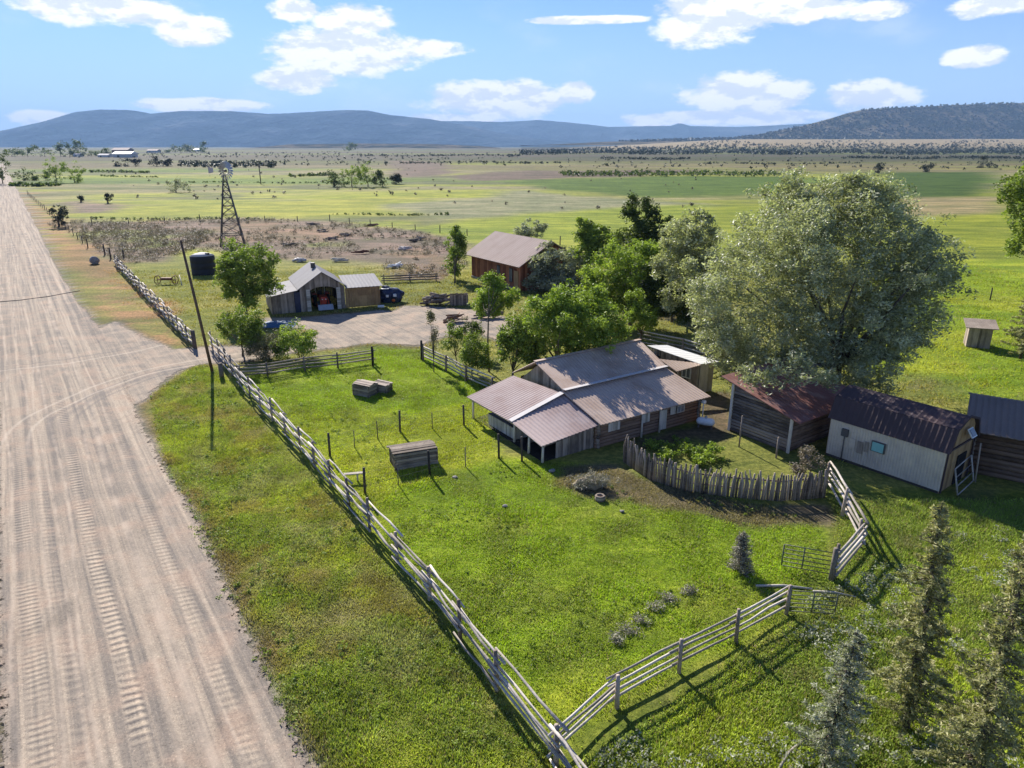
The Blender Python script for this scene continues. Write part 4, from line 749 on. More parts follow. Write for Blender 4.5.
# ------------------------------------------------------------------ ranch house
G3 = lambda px, py, z: Vector((*G(px, py, z), z))
HT = frame(1.5, 33.3, 31.0)
hx = lambda u, v, z: HT(u, v, z)
house = thing('ranch_house', 'long low log ranch house with grey ribbed metal roof and open porch end', 'house', (*HT(8, 3)[:2], 0))
eL, eR, mL, mR, rL, rR = G3(601, 425, 1.7), G3(711, 396.5, 1.7), G3(562, 390, 2.8), G3(665, 366, 2.8), G3(535, 362, 3.7), G3(640, 340, 3.7)
uu = (eR - eL).normalized(); vv = Vector((-uu.y, uu.x, 0))
mL2, mR2 = mL - vv * .18 + Vector((0, 0, .015)), mR - vv * .18 + Vector((0, 0, .015))
corr_roof('upper_roof', M['roof'], house, mL2, mR2, rR, rL, .26, .035, sag=.05)
corr_roof('lower_roof', M['roof'], house, eL, eR, mR - Vector((0, 0, .07)), mL - Vector((0, 0, .07)), .26, .035, sag=.04)
bL, bR = rL + vv * 2.8 - Vector((0, 0, 1.5)), rR + vv * 2.8 - Vector((0, 0, 1.5))
corr_roof('rear_roof', M['roof'], house, bL, bR, rR + Vector((0, 0, .004)), rL + Vector((0, 0, .004)), .26, .035)
mb = MB(); mb.beam(rL - uu * .03 + Vector((0, 0, .05)), rR + uu * .03 + Vector((0, 0, .05)), .28, .04, .2); mb.build('ridge_cap', M['roof'], house)
mb = MB(); mb.beam(mL2 + Vector((0, 0, .055)) - vv * .02, mR2 + Vector((0, 0, .055)) - vv * .02, .30, .03, .6); mb.build('flashing', M['ridge'], house)
pD, pM, pF, pR, pT, pW = G3(466.5, 396.8, 1.5), G3(510, 421.6, 1.42), G3(541.5, 446.5, 1.15), G3(599, 424.5, 1.64), G3(563, 393, 2.6), G3(513, 375.6, 2.35)
corr_roof('porch_roof', M['roof2'], house, pD, pM, pT + Vector((0, 0, -.02)), pW, .24, .03)
corr_roof('porch_roof', M['roof2'], house, pF, pR - Vector((0, 0, .04)), pT + uu * .12 - Vector((0, 0, .06)), pM + Vector((0, 0, .03)), .24, .035)
mb = MB(); mb.beam(pM + Vector((0, 0, .06)), pT + Vector((0, 0, .07)), .42, .025, .9); mb.build('flashing', M['ridge'], house)
# walls
flat = lambda v: (v.x, v.y)
w0, w1 = eL + vv * .55 + uu * .2, eR + vv * .55 - uu * .5
b0, b1 = bL - vv * .4 + uu * .5, bR - vv * .4 - uu * .5
log_wall('front_wall', M['brownlog'], house, flat(w0), flat(w1), 0, 1.78, d=.22)
log_wall('rear_wall', M['brownlog'], house, flat(b0), flat(b1), 0, 2.0, d=.22)
for nm, A, B, apx in (('gable_wall', w0, b0, rL), ('gable_wall', w1, b1, rR)):
    log_wall(nm, M['greylog'], house, flat(A), flat(B), 0, 1.8, d=.22)
    Lw = (Vector(flat(B)) - Vector(flat(A))).length; f = (Vector((apx.x, apx.y)) - Vector((A.x, A.y))).dot((Vector((B.x, B.y)) - Vector((A.x, A.y))).normalized()) / Lw
    plank_wall('gable_boards', M['plank'], house, flat(A), flat(B), 1.8, 2.5, w=.22, zfun=lambda u, f=f: 1.84 + (3.52 - 1.84) * (u / f if u < f else (1 - u) / (1 - f)))
ex = lambda s: flat(w0 + uu * s)
window(house, ex(6.3), ex(6.95), .95, 1.45, M['paleplank'], M['glass'], off=-.16, fw=.06)
for s0, s1, z0_, z1_ in ((.7, 1.6, .9, 1.45), (3.45, 4.0, .9, 1.5), (5.75, 6.2, .95, 1.45)): plank_wall('shutter', M['paleplank'], house, flat(w0 + uu * s0 - vv * .17), flat(w0 + uu * s1 - vv * .17), z0_, z1_, w=.18, jit=.02)
plank_wall('door', M['paleplank'], house, flat(w0 + uu * 4.95 - vv * .17), flat(w0 + uu * 5.45 - vv * .17), .1, 1.4, w=.17, jit=.02)
for s in (3.35, 4.85): 
    mb = MB(); p = w0 + uu * s - vv * .2; mb.tube([(p.x, p.y, -.1), (p.x, p.y, 1.68)], .06, 8); mb.build('wall_post', M['paleplank'], house)
mb = MB(); mb.beam((*ex(.1), 1.2), (*ex(.9), 1.2), .5, .05); 
# porch : vertical boards under the right half, open left, posts
q0, q1 = pF.lerp(pR, .30) + vv * .3, pR + vv * .45 + uu * .1
plank_wall('porch_wall', M['plank'], house, flat(q0), flat(q1), 0, 1.24, 1.6, w=.17, jit=.05)
plank_wall('porch_wall', M['plank'], house, flat(q0 + vv * 2.6), flat(q0 + vv * 2.6 + uu * 2.6), 0, 1.5, 1.9, w=.2)
for P_ in (pF + uu * .25 + vv * .25, pM + uu * .3, pD + uu * .3 - vv * .3, pF.lerp(pM, .5) + uu * .25):
    mb = MB(); mb.tube([(P_.x, P_.y, -.2), (P_.x + .03, P_.y, 1.16 if P_.y < pM.y - 1 else 1.4)], [.08, .065], 8, .9); mb.build('porch_post', M['paleplank'], house)
mb = MB(); mb.beam(pD + uu * .25 - vv * .1 - Vector((0, 0, .12)), pM + uu * .25 - Vector((0, 0, .14)), .12, .14); mb.beam(pM + uu * .25 - Vector((0, 0, .14)), pF + uu * .3 + vv * .15 - Vector((0, 0, .12)), .12, .14); mb.beam(pF + uu * .3 + vv * .25 - Vector((0, 0, .13)), pR + vv * .3 - Vector((0, 0, .13)), .12, .14); mb.build('porch_beam', M['greylog'], house)
# interior darkness is put into the near-black floor colour; back wall is plain boards
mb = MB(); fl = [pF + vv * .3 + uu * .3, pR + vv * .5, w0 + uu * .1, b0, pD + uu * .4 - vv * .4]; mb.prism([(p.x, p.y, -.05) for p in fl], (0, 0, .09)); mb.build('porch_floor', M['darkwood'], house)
# pen of pale boards under the left porch eave
pen = thing('dog_kennel', 'low pale board kennel under the left eave of the porch', 'kennel', (*flat(pD.lerp(pM, .62) + uu * .7), 0)); a_ = pD.lerp(pM, .35) + uu * .55; b_ = pD.lerp(pM, .95) + uu * .5
plank_wall('front_panel', M['paleplank'], pen, flat(a_), flat(b_), 0, .75, w=.14); plank_wall('side_panel', M['paleplank'], pen, flat(b_ + uu * .02), flat(b_ + uu * 1.2), 0, .75, w=.14); plank_wall('side_panel', M['paleplank'], pen, flat(a_), flat(a_ + uu * 1.2), 0, .75, w=.14)
mb = MB(); mb.prism([(a_.x, a_.y, 0.78), (b_.x, b_.y, 0.78), (b_.x + uu.x * 1.2, b_.y + uu.y * 1.2, 0.78), (a_.x + uu.x * 1.2, a_.y + uu.y * 1.2, 0.78)], (0, 0, .03)); mb.build('lid', M['bluedark'], pen)

# ------------------------------------------------------------------ white roofed annex
an = thing('annex_shed', 'narrow pale board shed with white roof behind the ranch house', 'shed', (*G(706, 389), 0))
A0, A1, A2, A3 = G3(700.5, 364, 2.3), G3(719, 361.6, 2.3), G3(667, 345, 2.75), G3(647, 345.5, 2.75)
corr_roof('white_roof', M['whiteroof'], an, A3, A0, A1, A2, .4, .012)
B0, B1 = G3(676.5, 371.5, 2.1), G3(701, 365, 2.26)
corr_roof('lean_to_roof', M['roof'], an, B0, B1 + Vector((0, 0, .0)), G3(701, 363.5, 2.28), G3(659, 359, 2.55), .26, .03)
wa, wb, wc, wd = A0.lerp(A2, .06), A1.lerp(A3, .06), A2.lerp(A0, .06), A3.lerp(A1, .06)
plank_wall('front_wall', M['paleplank'], an, flat(wa), flat(wb), 0, 2.26, w=.24); plank_wall('right_wall', M['paleplank'], an, flat(wb), flat(wc), 0, 2.26, 2.68, w=.24); plank_wall('rear_wall', M['paleplank'], an, flat(wd), flat(wc), 0, 2.66, w=.24)
plank_wall('left_wall', M['plank'], an, flat(wd), flat(wa), 0, 2.66, 2.24, w=.22, skip=.18)
slab('gap_shade_sheet', M['dark'], an, flat(wd + (wc - wd) * .12), flat(wa + (wb - wa) * .12), 0, 2.1, .03)  # near-black sheet stands in for the unlit inside behind the board gaps
e_ = (wd - wa).normalized(); sN = Vector((-e_.y, e_.x, 0)); sN = sN if sN.y < 0 else -sN
window(an, flat(wa + e_ * .5 + sN * .05), flat(wa + e_ * 1.25 + sN * .05), 1.0, 1.8, M['white'], M['glass'], 0)
for k in (1.55, 2.5):
    mb = MB(); p = wa + e_ * k + sN * .1; mb.tube([(p.x, p.y, 0), (p.x, p.y, 2.1)], .05); mb.build('post', M['paleplank'], an)

# ------------------------------------------------------------------ red roofed log shed
T = frame(16.118, 37.587, -54.8); rs = thing('log_shed', 'leaning grey log shed with faded red metal roof under the willow', 'shed', (16.118, 37.587, 0)); L, W = 4.13, 6.6
corr_roof('red_roof', M['redroof'], rs, T(.8, -.35, 2.12), T(.8, W + .3, 2.12), T(-L - .75, W + .3, 3.44), T(-L - .75, -.35, 3.44), .3, .03)
log_wall('log_wall', M['greylog'], rs, T(0, 0), T(-L, 0), 0, 2.2, 3.2, d=.22, proj=.0)
log_wall('log_wall', M['brownlog'], rs, T(0, .05), T(0, W), 0, 2.15, d=.24, proj=.05); log_wall('log_wall', M['brownlog'], rs, T(-L, .05), T(-L, W), 0, 3.15, d=.24, proj=.05); log_wall('log_wall', M['greylog'], rs, T(0, W), T(-L, W), 0, 2.2, 3.2, d=.24, proj=.05)
for u_, z_ in ((.04, 2.2), (-L - .04, 3.2)):
    mb = MB(); mb.beam(T(u_, -.10, z_ / 2 - .001) + Vector((0, 0, 0)), T(u_ + .16, -.10, z_ / 2 - .001), .1, z_, .9); mb.build('corner_board', M['paleplank'], rs)
# ------------------------------------------------------------------ gambrel shed
T = frame(18.196, 37.138, -52.1); gs = thing('gambrel_shed', 'cream ribbed metal shed with dark brown barn shaped roof', 'shed', (18.2, 37.14, 0)); L, W = 6.12, 3.43; zb0 = 2.38; bz = 3.5; rz_ = 3.93; bw = .44
for k, (v0, z0, v1, z1) in enumerate(((-.12, zb0 - .06, bw, bz), (bw, bz, W / 2, rz_), (W - bw, bz, W / 2, rz_), (W + .12, zb0 - .06, W - bw, bz))):
    s = 1 if k < 2 else -1
    corr_roof('roof_panel', M['brownroof'], gs, T(-.15, v0, z0 + (.012 if k in (1, 2) else 0)), T(L + .15, v0, z0 + (.012 if k in (1, 2) else 0)), T(L + .15, v1, z1), T(-.15, v1, z1), .3, .025)
def ribbed(name, mat, parent, p, q, z0, z1, side=1):
    p, q = Vector((p[0], p[1], 0)), Vector((q[0], q[1], 0)); Lw = (q - p).length; e = (q - p).normalized(); s = Vector((-e.y, e.x, 0)) * -side; n = int(Lw / .15) * 2 + 1; vs = []; fs = []
    for i in range(n):
        for z in (z0, z1): v = p + e * Lw * i / (n - 1) + s * (.025 if i % 2 else 0); vs.append((v.x, v.y, z))
    for i in range(n - 1): fs.append((2 * i, 2 * i + 2, 2 * i + 3, 2 * i + 1))
    o = len(vs); vs += [tuple(Vector(v) - s * .05) for v in vs]; fs += [tuple(o + k for k in f[::-1]) for f in fs]
    fs += [(0, 1, o + 1, o), (2 * n - 2, o + 2 * n - 2, o + 2 * n - 1, 2 * n - 1)]
    mb = MB(); mb.add(vs, fs, .5); return mb.build(name, mat, parent)
ribbed('side_wall', M['siding'], gs, T(0, 0), T(L, 0), .16, zb0); ribbed('side_wall', M['siding'], gs, T(0, W), T(L, W), .12, zb0, -1)
mb = MB(); mb.beam(T(0, .12, .1), T(L, .12, .1), .1, .3); mb.beam(T(0, W - .12, .1), T(L, W - .12, .1), .1, .3); mb.build('skid', M['darkwood'], gs)
gf_ = lambda u: (zb0 + (bz - zb0) * u * W / bw) if u * W < bw else ((bz + (rz_ - bz) * (u * W - bw) / (W / 2 - bw)) if u < .5 else ((bz + (rz_ - bz) * ((1 - u) * W - bw) / (W / 2 - bw)) if (1 - u) * W > bw else zb0 + (bz - zb0) * (1 - u) * W / bw))
plank_wall('end_wall', M['tanwood'], gs, T(L, 0), T(L, W), .05, 2, w=.3, jit=.0, zfun=lambda u: gf_(u) - .06); plank_wall('end_wall', M['tanwood'], gs, T(0, 0), T(0, W), .05, 2, w=.3, jit=0, zfun=lambda u: gf_(u) - .06)
mb = MB(); mb.beam(T(L + .05, 0, zb0 - .02), T(L + .05, W, zb0 - .02), .05, .1, 0); mb.beam(T(L + .05, .03, 1.2), T(L + .05, .13, 1.2), .05, 2.3, 0); mb.beam(T(L + .05, W - .13, 1.2), T(L + .05, W - .03, 1.2), .05, 2.3, 0)
mb.beam(T(L + .17, -.08, zb0 - .03), T(L + .17, bw, bz + .02), .04, .12, 0); mb.beam(T(L + .17, bw, bz + .02), T(L + .17, W / 2, rz_ + .02), .04, .12, 0); mb.beam(T(L + .17, W / 2, rz_ + .02), T(L + .17, W - bw, bz + .02), .04, .12, 0); mb.beam(T(L + .17, W - bw, bz + .02), T(L + .17, W + .08, zb0 - .03), .04, .12, 0); mb.build('trim', M['brownroof'], gs)
slab('doorway_shade', M['dark'], gs, T(L + .04, 1.5), T(L + .04, 2.6), .1, 1.75, .05)  # near-black slab on the wall stands for the unlit opening, no hole cut
fr_ = MB(); fr_.beam(T(2.45, -.06, 1.5), T(3.2, -.06, 1.5), .08, .6, .5); wf = fr_.build('window_frame', M['darksteel'], gs)
mb = MB(); mb.beam(T(2.52, -.13, 1.5), T(3.13, -.13, 1.5), .04, .5, .5); mb.build('pane', M['teal'], wf)
mb = MB(); mb.box(T(.95, -.12, 1.75), (.36, .14, .42), R(-52)); mb.build('electric_box', M['darksteel'], gs); mb = MB(); mb.tube([T(.95, -.09, .1), T(.95, -.09, 1.54)], .03, 6); mb.build('conduit', M['darksteel'], gs)
for k, (u_, z_, w_, h_) in enumerate(((1.25, 1.25, .34, .55), (1.7, 1.15, .3, .7), (2.1, 1.3, .2, .6))):
    slab('patch_panel', M['plank'] if k else M['siding'], gs, T(u_, -.06), T(u_ + w_, -.06), z_ - h_ / 2, z_ + h_ / 2, .03)
sp = thing('solar_panel', 'small white framed solar panel on the tan gable of the cream shed', 'solar panel', T(L + .2, W * .62, 3.0))
cN = T(L + .32, W * .55, 3.05); 
mb = MB(); mb.box(cN, (.62, .05, .5), R(-52.1 + 90), R(-35)); mb.build('frame', M['white'], sp); mb = MB(); mb.box(cN + Vector((0.61, -.79, 0)) * .035 + Vector((0, 0, .03)), (.48, .02, .38), R(-52.1 + 90), R(-35)); mb.build('cells', M['panel'], sp)
mb = MB(); mb.tube([T(L + .06, W * .55, 2.9), cN], .02); mb.build('bracket', M['steel'], sp)
def bar_gate(name, label, p, q, h, mat, bars=5, stiles=(0, .5, 1), rad=.022, z0=.15, group=None, lean=0.0):
    p, q = Vector((p[0], p[1], 0)), Vector((q[0], q[1], 0)); t = thing(name, label, 'gate', p, group); e = (q - p); s = Vector((-e.y, e.x, 0)).normalized() * lean
    mb = MB(); 
    for f in stiles: a = p + e * f; mb.tube([a + Vector((0, 0, z0)), a + s + Vector((0, 0, h))], rad * 1.4, 6)
    mb.build('stile', mat, t)
    for i in range(bars):
        z = z0 + (h - z0) * i / (bars - 1); f = (z - z0) / (h - z0); m_ = MB(); m_.tube([p + s * f + Vector((0, 0, z)), q + s * f + Vector((0, 0, z))], rad, 6); m_.build('bar', mat, t)
    return t
g0 = G(957, 497); g1 = G(973, 482)
bar_gate('panel_gate', 'grey metal stock panel leaning on the tan end of the cream shed', g0, g1, 1.45, M['rail'], 4, (0, 1), .03, .1, lean=.35)
mb = MB(); a = G(975, 482); mb.tube([(a[0], a[1], 0), (a[0] - .1, a[1] + .1, 2.2)], .04); tag(mb.build('pole', M['plank']), 'thin grey pole propped at the far corner of the cream shed', 'pole')
# ------------------------------------------------------------------ log shed at the right edge
es = thing('log_barn', 'dark log barn with slate grey roof cut by the right edge', 'barn', (*G(985, 475), 0)); T = frame(24.55, 34.6, -33)
corr_roof('slate_roof', M['slateroof'], es, T(-.3, 0, 2.55), T(7, 0, 2.55), T(7, 3.9, 3.45), T(-.3, 3.9, 3.45), .3, .03); corr_roof('slate_roof', M['slateroof'], es, T(-.3, 7.4, 2.5), T(7, 7.4, 2.5), T(7, 3.9, 3.46), T(-.3, 3.9, 3.46), .3, .03)
log_wall('log_wall', M['brownlog'], es, T(.2, .6), T(6.6, .6), 0, 2.5, d=.28); log_wall('log_wall', M['greylog'], es, T(.2, .6), T(.2, 6.8), 0, 2.5, d=.28); log_wall('log_wall', M['greylog'], es, T(.2, 6.8), T(6.6, 6.8), 0, 2.5, d=.28)
plank_wall('gable_boards', M['plank'], es, T(.1, .4), T(.1, 7.0), 2.45, 2.5, w=.25, zfun=lambda u: 2.47 + .85 * (1 - abs(2 * u - 1)))
# ------------------------------------------------------------------ red plank cabin
T = frame(1.017, 85.317, -56.1); cb_ = thing('plank_cabin', 'tall red brown plank cabin with pinkish metal roof beyond the grove', 'cabin', (1.0, 85.3, 0)); L, W, ze, zr, o_ = 11.6, 8.5, 3.13, 5.87, .76
corr_roof('metal_roof', M['cabroof'], cb_, T(-L - o_, -o_, ze), T(o_, -o_, ze), T(o_, W / 2, zr), T(-L - o_, W / 2, zr), .5, .05, .1); corr_roof('metal_roof', M['cabroof'], cb_, T(-L - o_, W + o_, ze), T(o_, W + o_, ze), T(o_, W / 2, zr + .01), T(-L - o_, W / 2, zr + .01), .5, .05, .1)
plank_wall('front_wall', M['redwood'], cb_, T(-L, 0), T(0, 0), 0, ze + .2, w=.35); plank_wall('rear_wall', M['redwood'], cb_, T(-L, W), T(0, W), 0, ze + .2, w=.35)
gz_ = lambda u: ze + .2 + (zr - ze - .35) * (1 - abs(2 * u - 1))
plank_wall('gable_wall', M['redwood'], cb_, T(0, 0), T(0, W), 0, 4, w=.35, zfun=gz_); plank_wall('gable_wall', M['redwood'], cb_, T(-L, 0), T(-L, W), 0, 4, w=.35, zfun=gz_)
window(cb_, T(-5.2, 0), T(-4.5, 0), 1.5, 2.6, M['darkwood'], M['glass'], -.06); window(cb_, T(-2.35, 0), T(-1.65, 0), .9, 2.6, M['darkwood'], M['glass'], -.06)
slab('door', M['tanwood'], cb_, T(-1.3, 0), T(-.35, 0), .05, 2.4, .06, -.05); slab('foundation', M['stone'], cb_, T(-L, .05), T(.02, .05), -.2, .3, .2, -.08)
# gabled outbuilding glimpsed between grove trees
T = frame(*G(655, 293), 40); hb = thing('grey_outbuilding', 'dark gabled outbuilding half hidden by the grove, left of the willow', 'building', (*G(655, 293), 0))
corr_roof('roof', M['slateroof'], hb, T(-4.4, -2.5, 2.7), T(4.4, -2.5, 2.7), T(4.4, 0, 4.2), T(-4.4, 0, 4.2), .4, .04); corr_roof('roof', M['slateroof'], hb, T(-4.4, 2.5, 2.7), T(4.4, 2.5, 2.7), T(4.4, 0, 4.21), T(-4.4, 0, 4.21), .4, .04)
for a, b in (((-4, -2.1), (4, -2.1)), ((-4, 2.1), (4, 2.1))): plank_wall('side_wall', M['plank'], hb, T(*a), T(*b), 0, 2.85, w=.3)
for s in (-4, 4): plank_wall('gable_wall', M['plank'], hb, T(s, -2.1), T(s, 2.1), 0, 3, w=.3, zfun=lambda u: 2.85 + 1.2 * (1 - abs(2 * u - 1)))

# ------------------------------------------------------------------ tractor barn
T = frame(-22.69, 73.98, 24.0); tb = thing('tractor_barn', 'old board barn with grey roofs and open arched tractor bay', 'barn', (-20, 74.5, 0)); L1, L0, Lr, Dp, ze, zr = 4.75, 3.0, 3.9, 7.4, 2.62, 4.25
corr_roof('main_roof', M['barnroof'], tb, T(-.25, -.4, ze - .1), T(-.25, Dp, ze - .1), T(L1 / 2, Dp, zr), T(L1 / 2, -.4, zr), .4, .03); corr_roof('main_roof', M['barnroof'], tb, T(L1 + .25, -.4, ze - .1), T(L1 + .25, Dp, ze - .1), T(L1 / 2, Dp, zr + .01), T(L1 / 2, -.4, zr + .01), .4, .03)
corr_roof('left_roof', M['barnroof'], tb, T(-L0 - .4, -.3, 1.95), T(-L0 - .4, Dp - 1.2, 1.95), T(-.2, Dp - 1.2, ze - .16), T(-.2, -.3, ze - .16), .4, .03)
corr_roof('right_roof', M['barnroof'], tb, T(L1 + .1, -.35, 2.3), T(L1 + Lr + .3, -.35, 2.25), T(L1 + Lr + .3, 3.6, 3.0), T(L1 + .1, 3.6, 3.05), .4, .03)
gz2 = lambda u: ze - .12 + (zr - ze + .05) * (1 - abs(2 * u - 1))
d0, d1 = 1.05, 3.85                                # bay opening
def barn_front(u):  return gz2(u)
plank_wall('front_wall', M['plank'], tb, T(0, 0), T(d0, 0), 0, ze, w=.22, zfun=lambda u: gz2(u * d0 / L1)); plank_wall('front_wall', M['plank'], tb, T(d1, 0), T(L1, 0), 0, ze, w=.22, zfun=lambda u: gz2((d1 + u * (L1 - d1)) / L1))
mb = MB(); 
for i in range(14):                                # boards over the arched head
    u0, u1 = d0 + (d1 - d0) * i / 14, d0 + (d1 - d0) * (i + 1) / 14; zb = lambda u: 2.25 + .35 * (1 - abs((u - (d0 + d1) / 2) / ((d1 - d0) / 2)) ** 2.5)
    mb.prism([T(u0, 0, zb(u0)), T(u1, 0, zb(u1)), T(u1, 0, gz2(u1 / L1)), T(u0, 0, gz2(u0 / L1))], T(0, .04) - T(0, 0))
mb.build('gable_boards', M['plank'], tb)
mb = MB(); 
for i in range(10): mb.box(T(d0 - .2, -.07, .13 + .24 * i), (.4, .09, .2), R(24)); mb.box(T(d1 + .22, -.07, .13 + .24 * i), (.42, .09, .2), R(24))
mb.build('door_surround', M['paleplank'], tb)
plank_wall('left_wall', M['plank'], tb, T(-L0, 0), T(-.62, 0), 0, 1.95, 2.35, w=.2); plank_wall('left_wall', M['plank'], tb, T(-L0, 0), T(-L0, Dp - 1.5), 0, 1.9, w=.22); slab('side_door', M['bluedark'], tb, T(-.6, 0), T(-.02, 0), 0, 2.2, .05)
plank_wall('right_wall', M['tanwood'], tb, T(L1 + .03, -.05), T(L1 + Lr, -.05), .05, 2.22, w=.25, jit=.01); plank_wall('right_wall', M['tanwood'], tb, T(L1 + Lr, 0), T(L1 + Lr, 3.4), 0, 2.2, 2.9, w=.25)
plank_wall('rear_wall', M['darkwood'], tb, T(0, Dp - .3), T(L1, Dp - .3), 0, 2, w=.25, zfun=lambda u: gz2(u) - .02); plank_wall('rear_wall', M['plank'], tb, T(-L0, Dp - 1.5), T(0, Dp - 1.5), 0, 2, 2.3, w=.25); plank_wall('inner_wall', M['darkwood'], tb, T(.0, .1), T(.0, Dp - .4), 0, 2.4, w=.3); plank_wall('inner_wall', M['darkwood'], tb, T(L1, .1), T(L1, Dp - .4), 0, 2.4, w=.3)
mb = MB(); mb.beam(T(L1 + .3, -.09, 2.1), T(L1 + Lr - .2, -.09, 2.1), .05, .1); mb.beam(T(L1 + 1.4, -.09, 1.65), T(L1 + 2.7, -.09, 1.65), .05, .7); mb.build('hatch', M['tanwood'], tb)
p = T(L1 / 2 - .25, 3.5, zr); mb = MB(); mb.box((p.x, p.y, zr + .15), (.4, .4, .6)); mb.build('chimney', M['darksteel'], tb)
# tractor in the bay
o = T(2.55, 1.6); TT_ = frame(o.x, o.y, 24 - 90); trc = thing('tractor', 'red front loader tractor parked inside the open barn bay', 'tractor', (o.x, o.y, 0))
def wheel(parent, c, r, w, ax):
    mb = MB(); c = Vector(c); ax = Vector(ax).normalized(); mb.tube([c - ax * w / 2, c - ax * w * .42, c + ax * w * .42, c + ax * w / 2], [r * .9, r, r, r * .9], 18, .5); wh = mb.build('tyre', M['rubber'], parent)
    mb = MB(); mb.tube([c - ax * (w / 2 + .02), c + ax * (w / 2 + .02)], r * .5, 12, .5); mb.build('rim', M['orange'], wh)
ax = TT_(0, 1) - TT_(0, 0)
for s in (-1, 1): wheel(trc, TT_(-1.0, s * .7, .68), .68, .4, ax); wheel(trc, TT_(.75, s * .6, .42), .42, .28, ax)
mb = MB(); mb.box(TT_(.35, 0, 1.05), (1.5, .62, .6), R(24 - 90)); mb.box(TT_(1.0, 0, .8), (.3, .5, .5), R(24 - 90)); mb.build('hood', M['red'], trc)
mb = MB(); mb.box(TT_(.0, 0, .7), (2.0, .4, .4), R(24 - 90)); mb.build('chassis', M['darksteel'], trc)
mb = MB(); 
for s in (-1, 1): mb.box(TT_(-1.0, s * .7, 1.42), (1.0, .45, .08), R(24 - 90))
mb.build('fender', M['red'], trc); mb = MB(); mb.box(TT_(-.95, 0, 1.2), (.5, .5, .15), R(24 - 90)); mb.box(TT_(-1.2, 0, 1.45), (.1, .5, .45), R(24 - 90)); mb.build('seat', M['black'], trc)
mb = MB(); mb.tube([TT_(-1.3, -.5, 1.2), TT_(-1.3, -.5, 2.15), TT_(-1.3, .5, 2.15), TT_(-1.3, .5, 1.2)], .045, 6); mb.build('roll_bar', M['white'], trc)
mb = MB(); 
for s in (-1, 1): mb.beam(TT_(-.2, s * .42, 1.35), TT_(1.3, s * .42, 1.0), .08, .12); mb.beam(TT_(1.3, s * .42, 1.0), TT_(1.75, s * .42, .4), .08, .12)
mb.build('loader_arm', M['red'], trc); mb = MB(); mb.prism([TT_(1.7, -.8, .15), TT_(2.15, -.8, .12), TT_(1.75, -.8, .65)], TT_(0, 1.6) - TT_(0, 0)); mb.build('bucket', M['steel'], trc)
mb = MB(); mb.box(TT_(1.16, -.18, 1.1), (.03, .12, .1), R(24 - 90)); mb.box(TT_(1.16, .18, 1.1), (.03, .12, .1), R(24 - 90)); mb.build('headlight', M['white'], trc)
# blue tarp
mb = MB(); a = G(276, 326); 
for _ in range(1):
    nxy = 12; vs = [(a[0] - 1.5 + 3.4 * i / 11, a[1] - 1 + 2.2 * j / 11, .06 + .22 * random.random() * (0 < i < 11 and 0 < j < 11) + .25 * math.sin(i * .29) * math.sin(j * .29)) for j in range(12) for i in range(12)]
    fs = [(j * 12 + i, j * 12 + i + 1, j * 12 + i + 13, j * 12 + i + 12) for j in range(11) for i in range(11)]; mb.add(vs, fs)
tag(mb.build('tarp', M['blue']), 'crumpled blue tarp on the ground in front of the barn', 'tarp')
# dark covered heap with machine beside the barn
a = G(388, 302); hp = thing('covered_vehicle', 'navy tarpaulin covered small vehicle right of the barn', 'covered vehicle', (a[0], a[1], 0))
mb = MB(); mb.blob((a[0], a[1] + .3, .75), 1.0, 3, .22, sz=(1.45, .95, .95)); mb.blob((a[0] + .9, a[1], .5), .7, 2, .25); mb.blob((a[0] - .2, a[1] + .1, 1.3), .6, 2, .2); mb.build('tarp', M['bluedark'], hp)
for s in (-.9, .8): wheel(hp, (a[0] + s, a[1] - .75, .38), .38, .25, (0, 1, 0))
mb = MB(); mb.box((a[0] - .2, a[1] - .35, 1.62), (.8, .5, .08), .3); mb.box((a[0] + .9, a[1] - .55, .9), (.35, .25, .3), .4); mb.box((a[0] + .1, a[1] - .75, .85), (.3, .2, .25), .1); mb.build('strapped_box', M['white'], hp)
mb = MB(); b = G(381, 308); mb.tube([(b[0] - .35, b[1], .16), (b[0] + .35, b[1] + .1, .16)], .16, 10); tag(mb.build('gas_cylinder', M['white']), 'white cylinder lying at the corner of the barn', 'gas cylinder')

# ------------------------------------------------------------------ outhouse
T = frame(*G(966, 347), -25); oh = thing('outhouse', 'tiny plank outhouse with pale slanting roof alone on the right lawn', 'outhouse', (*G(980, 348), 0)); w_, d_ = 1.75, 1.7
for (a, b, h0, h1) in (((0, 0), (w_, 0), 1.75, 1.85), ((w_, 0), (w_, d_), 1.85, 2.15), ((0, d_), (w_, d_), 2.1, 2.15), ((0, 0), (0, d_), 1.75, 2.1)): plank_wall('wall', M['plank'], oh, T(*a), T(*b), 0, h0, h1, w=.19, jit=.03, skip=.0)
slab('door', M['darkwood'], oh, T(w_ + .03, .45), T(w_ + .03, 1.25), .1, 1.7, .04); mb = MB(); q_ = [T(-.35, -.35, 1.78), T(w_ + .35, -.35, 1.84), T(w_ + .35, d_ + .3, 2.2), T(-.35, d_ + .3, 2.14)]; mb.prism(q_, (0, 0, .07)); mb.build('roof', M['plank'], oh)
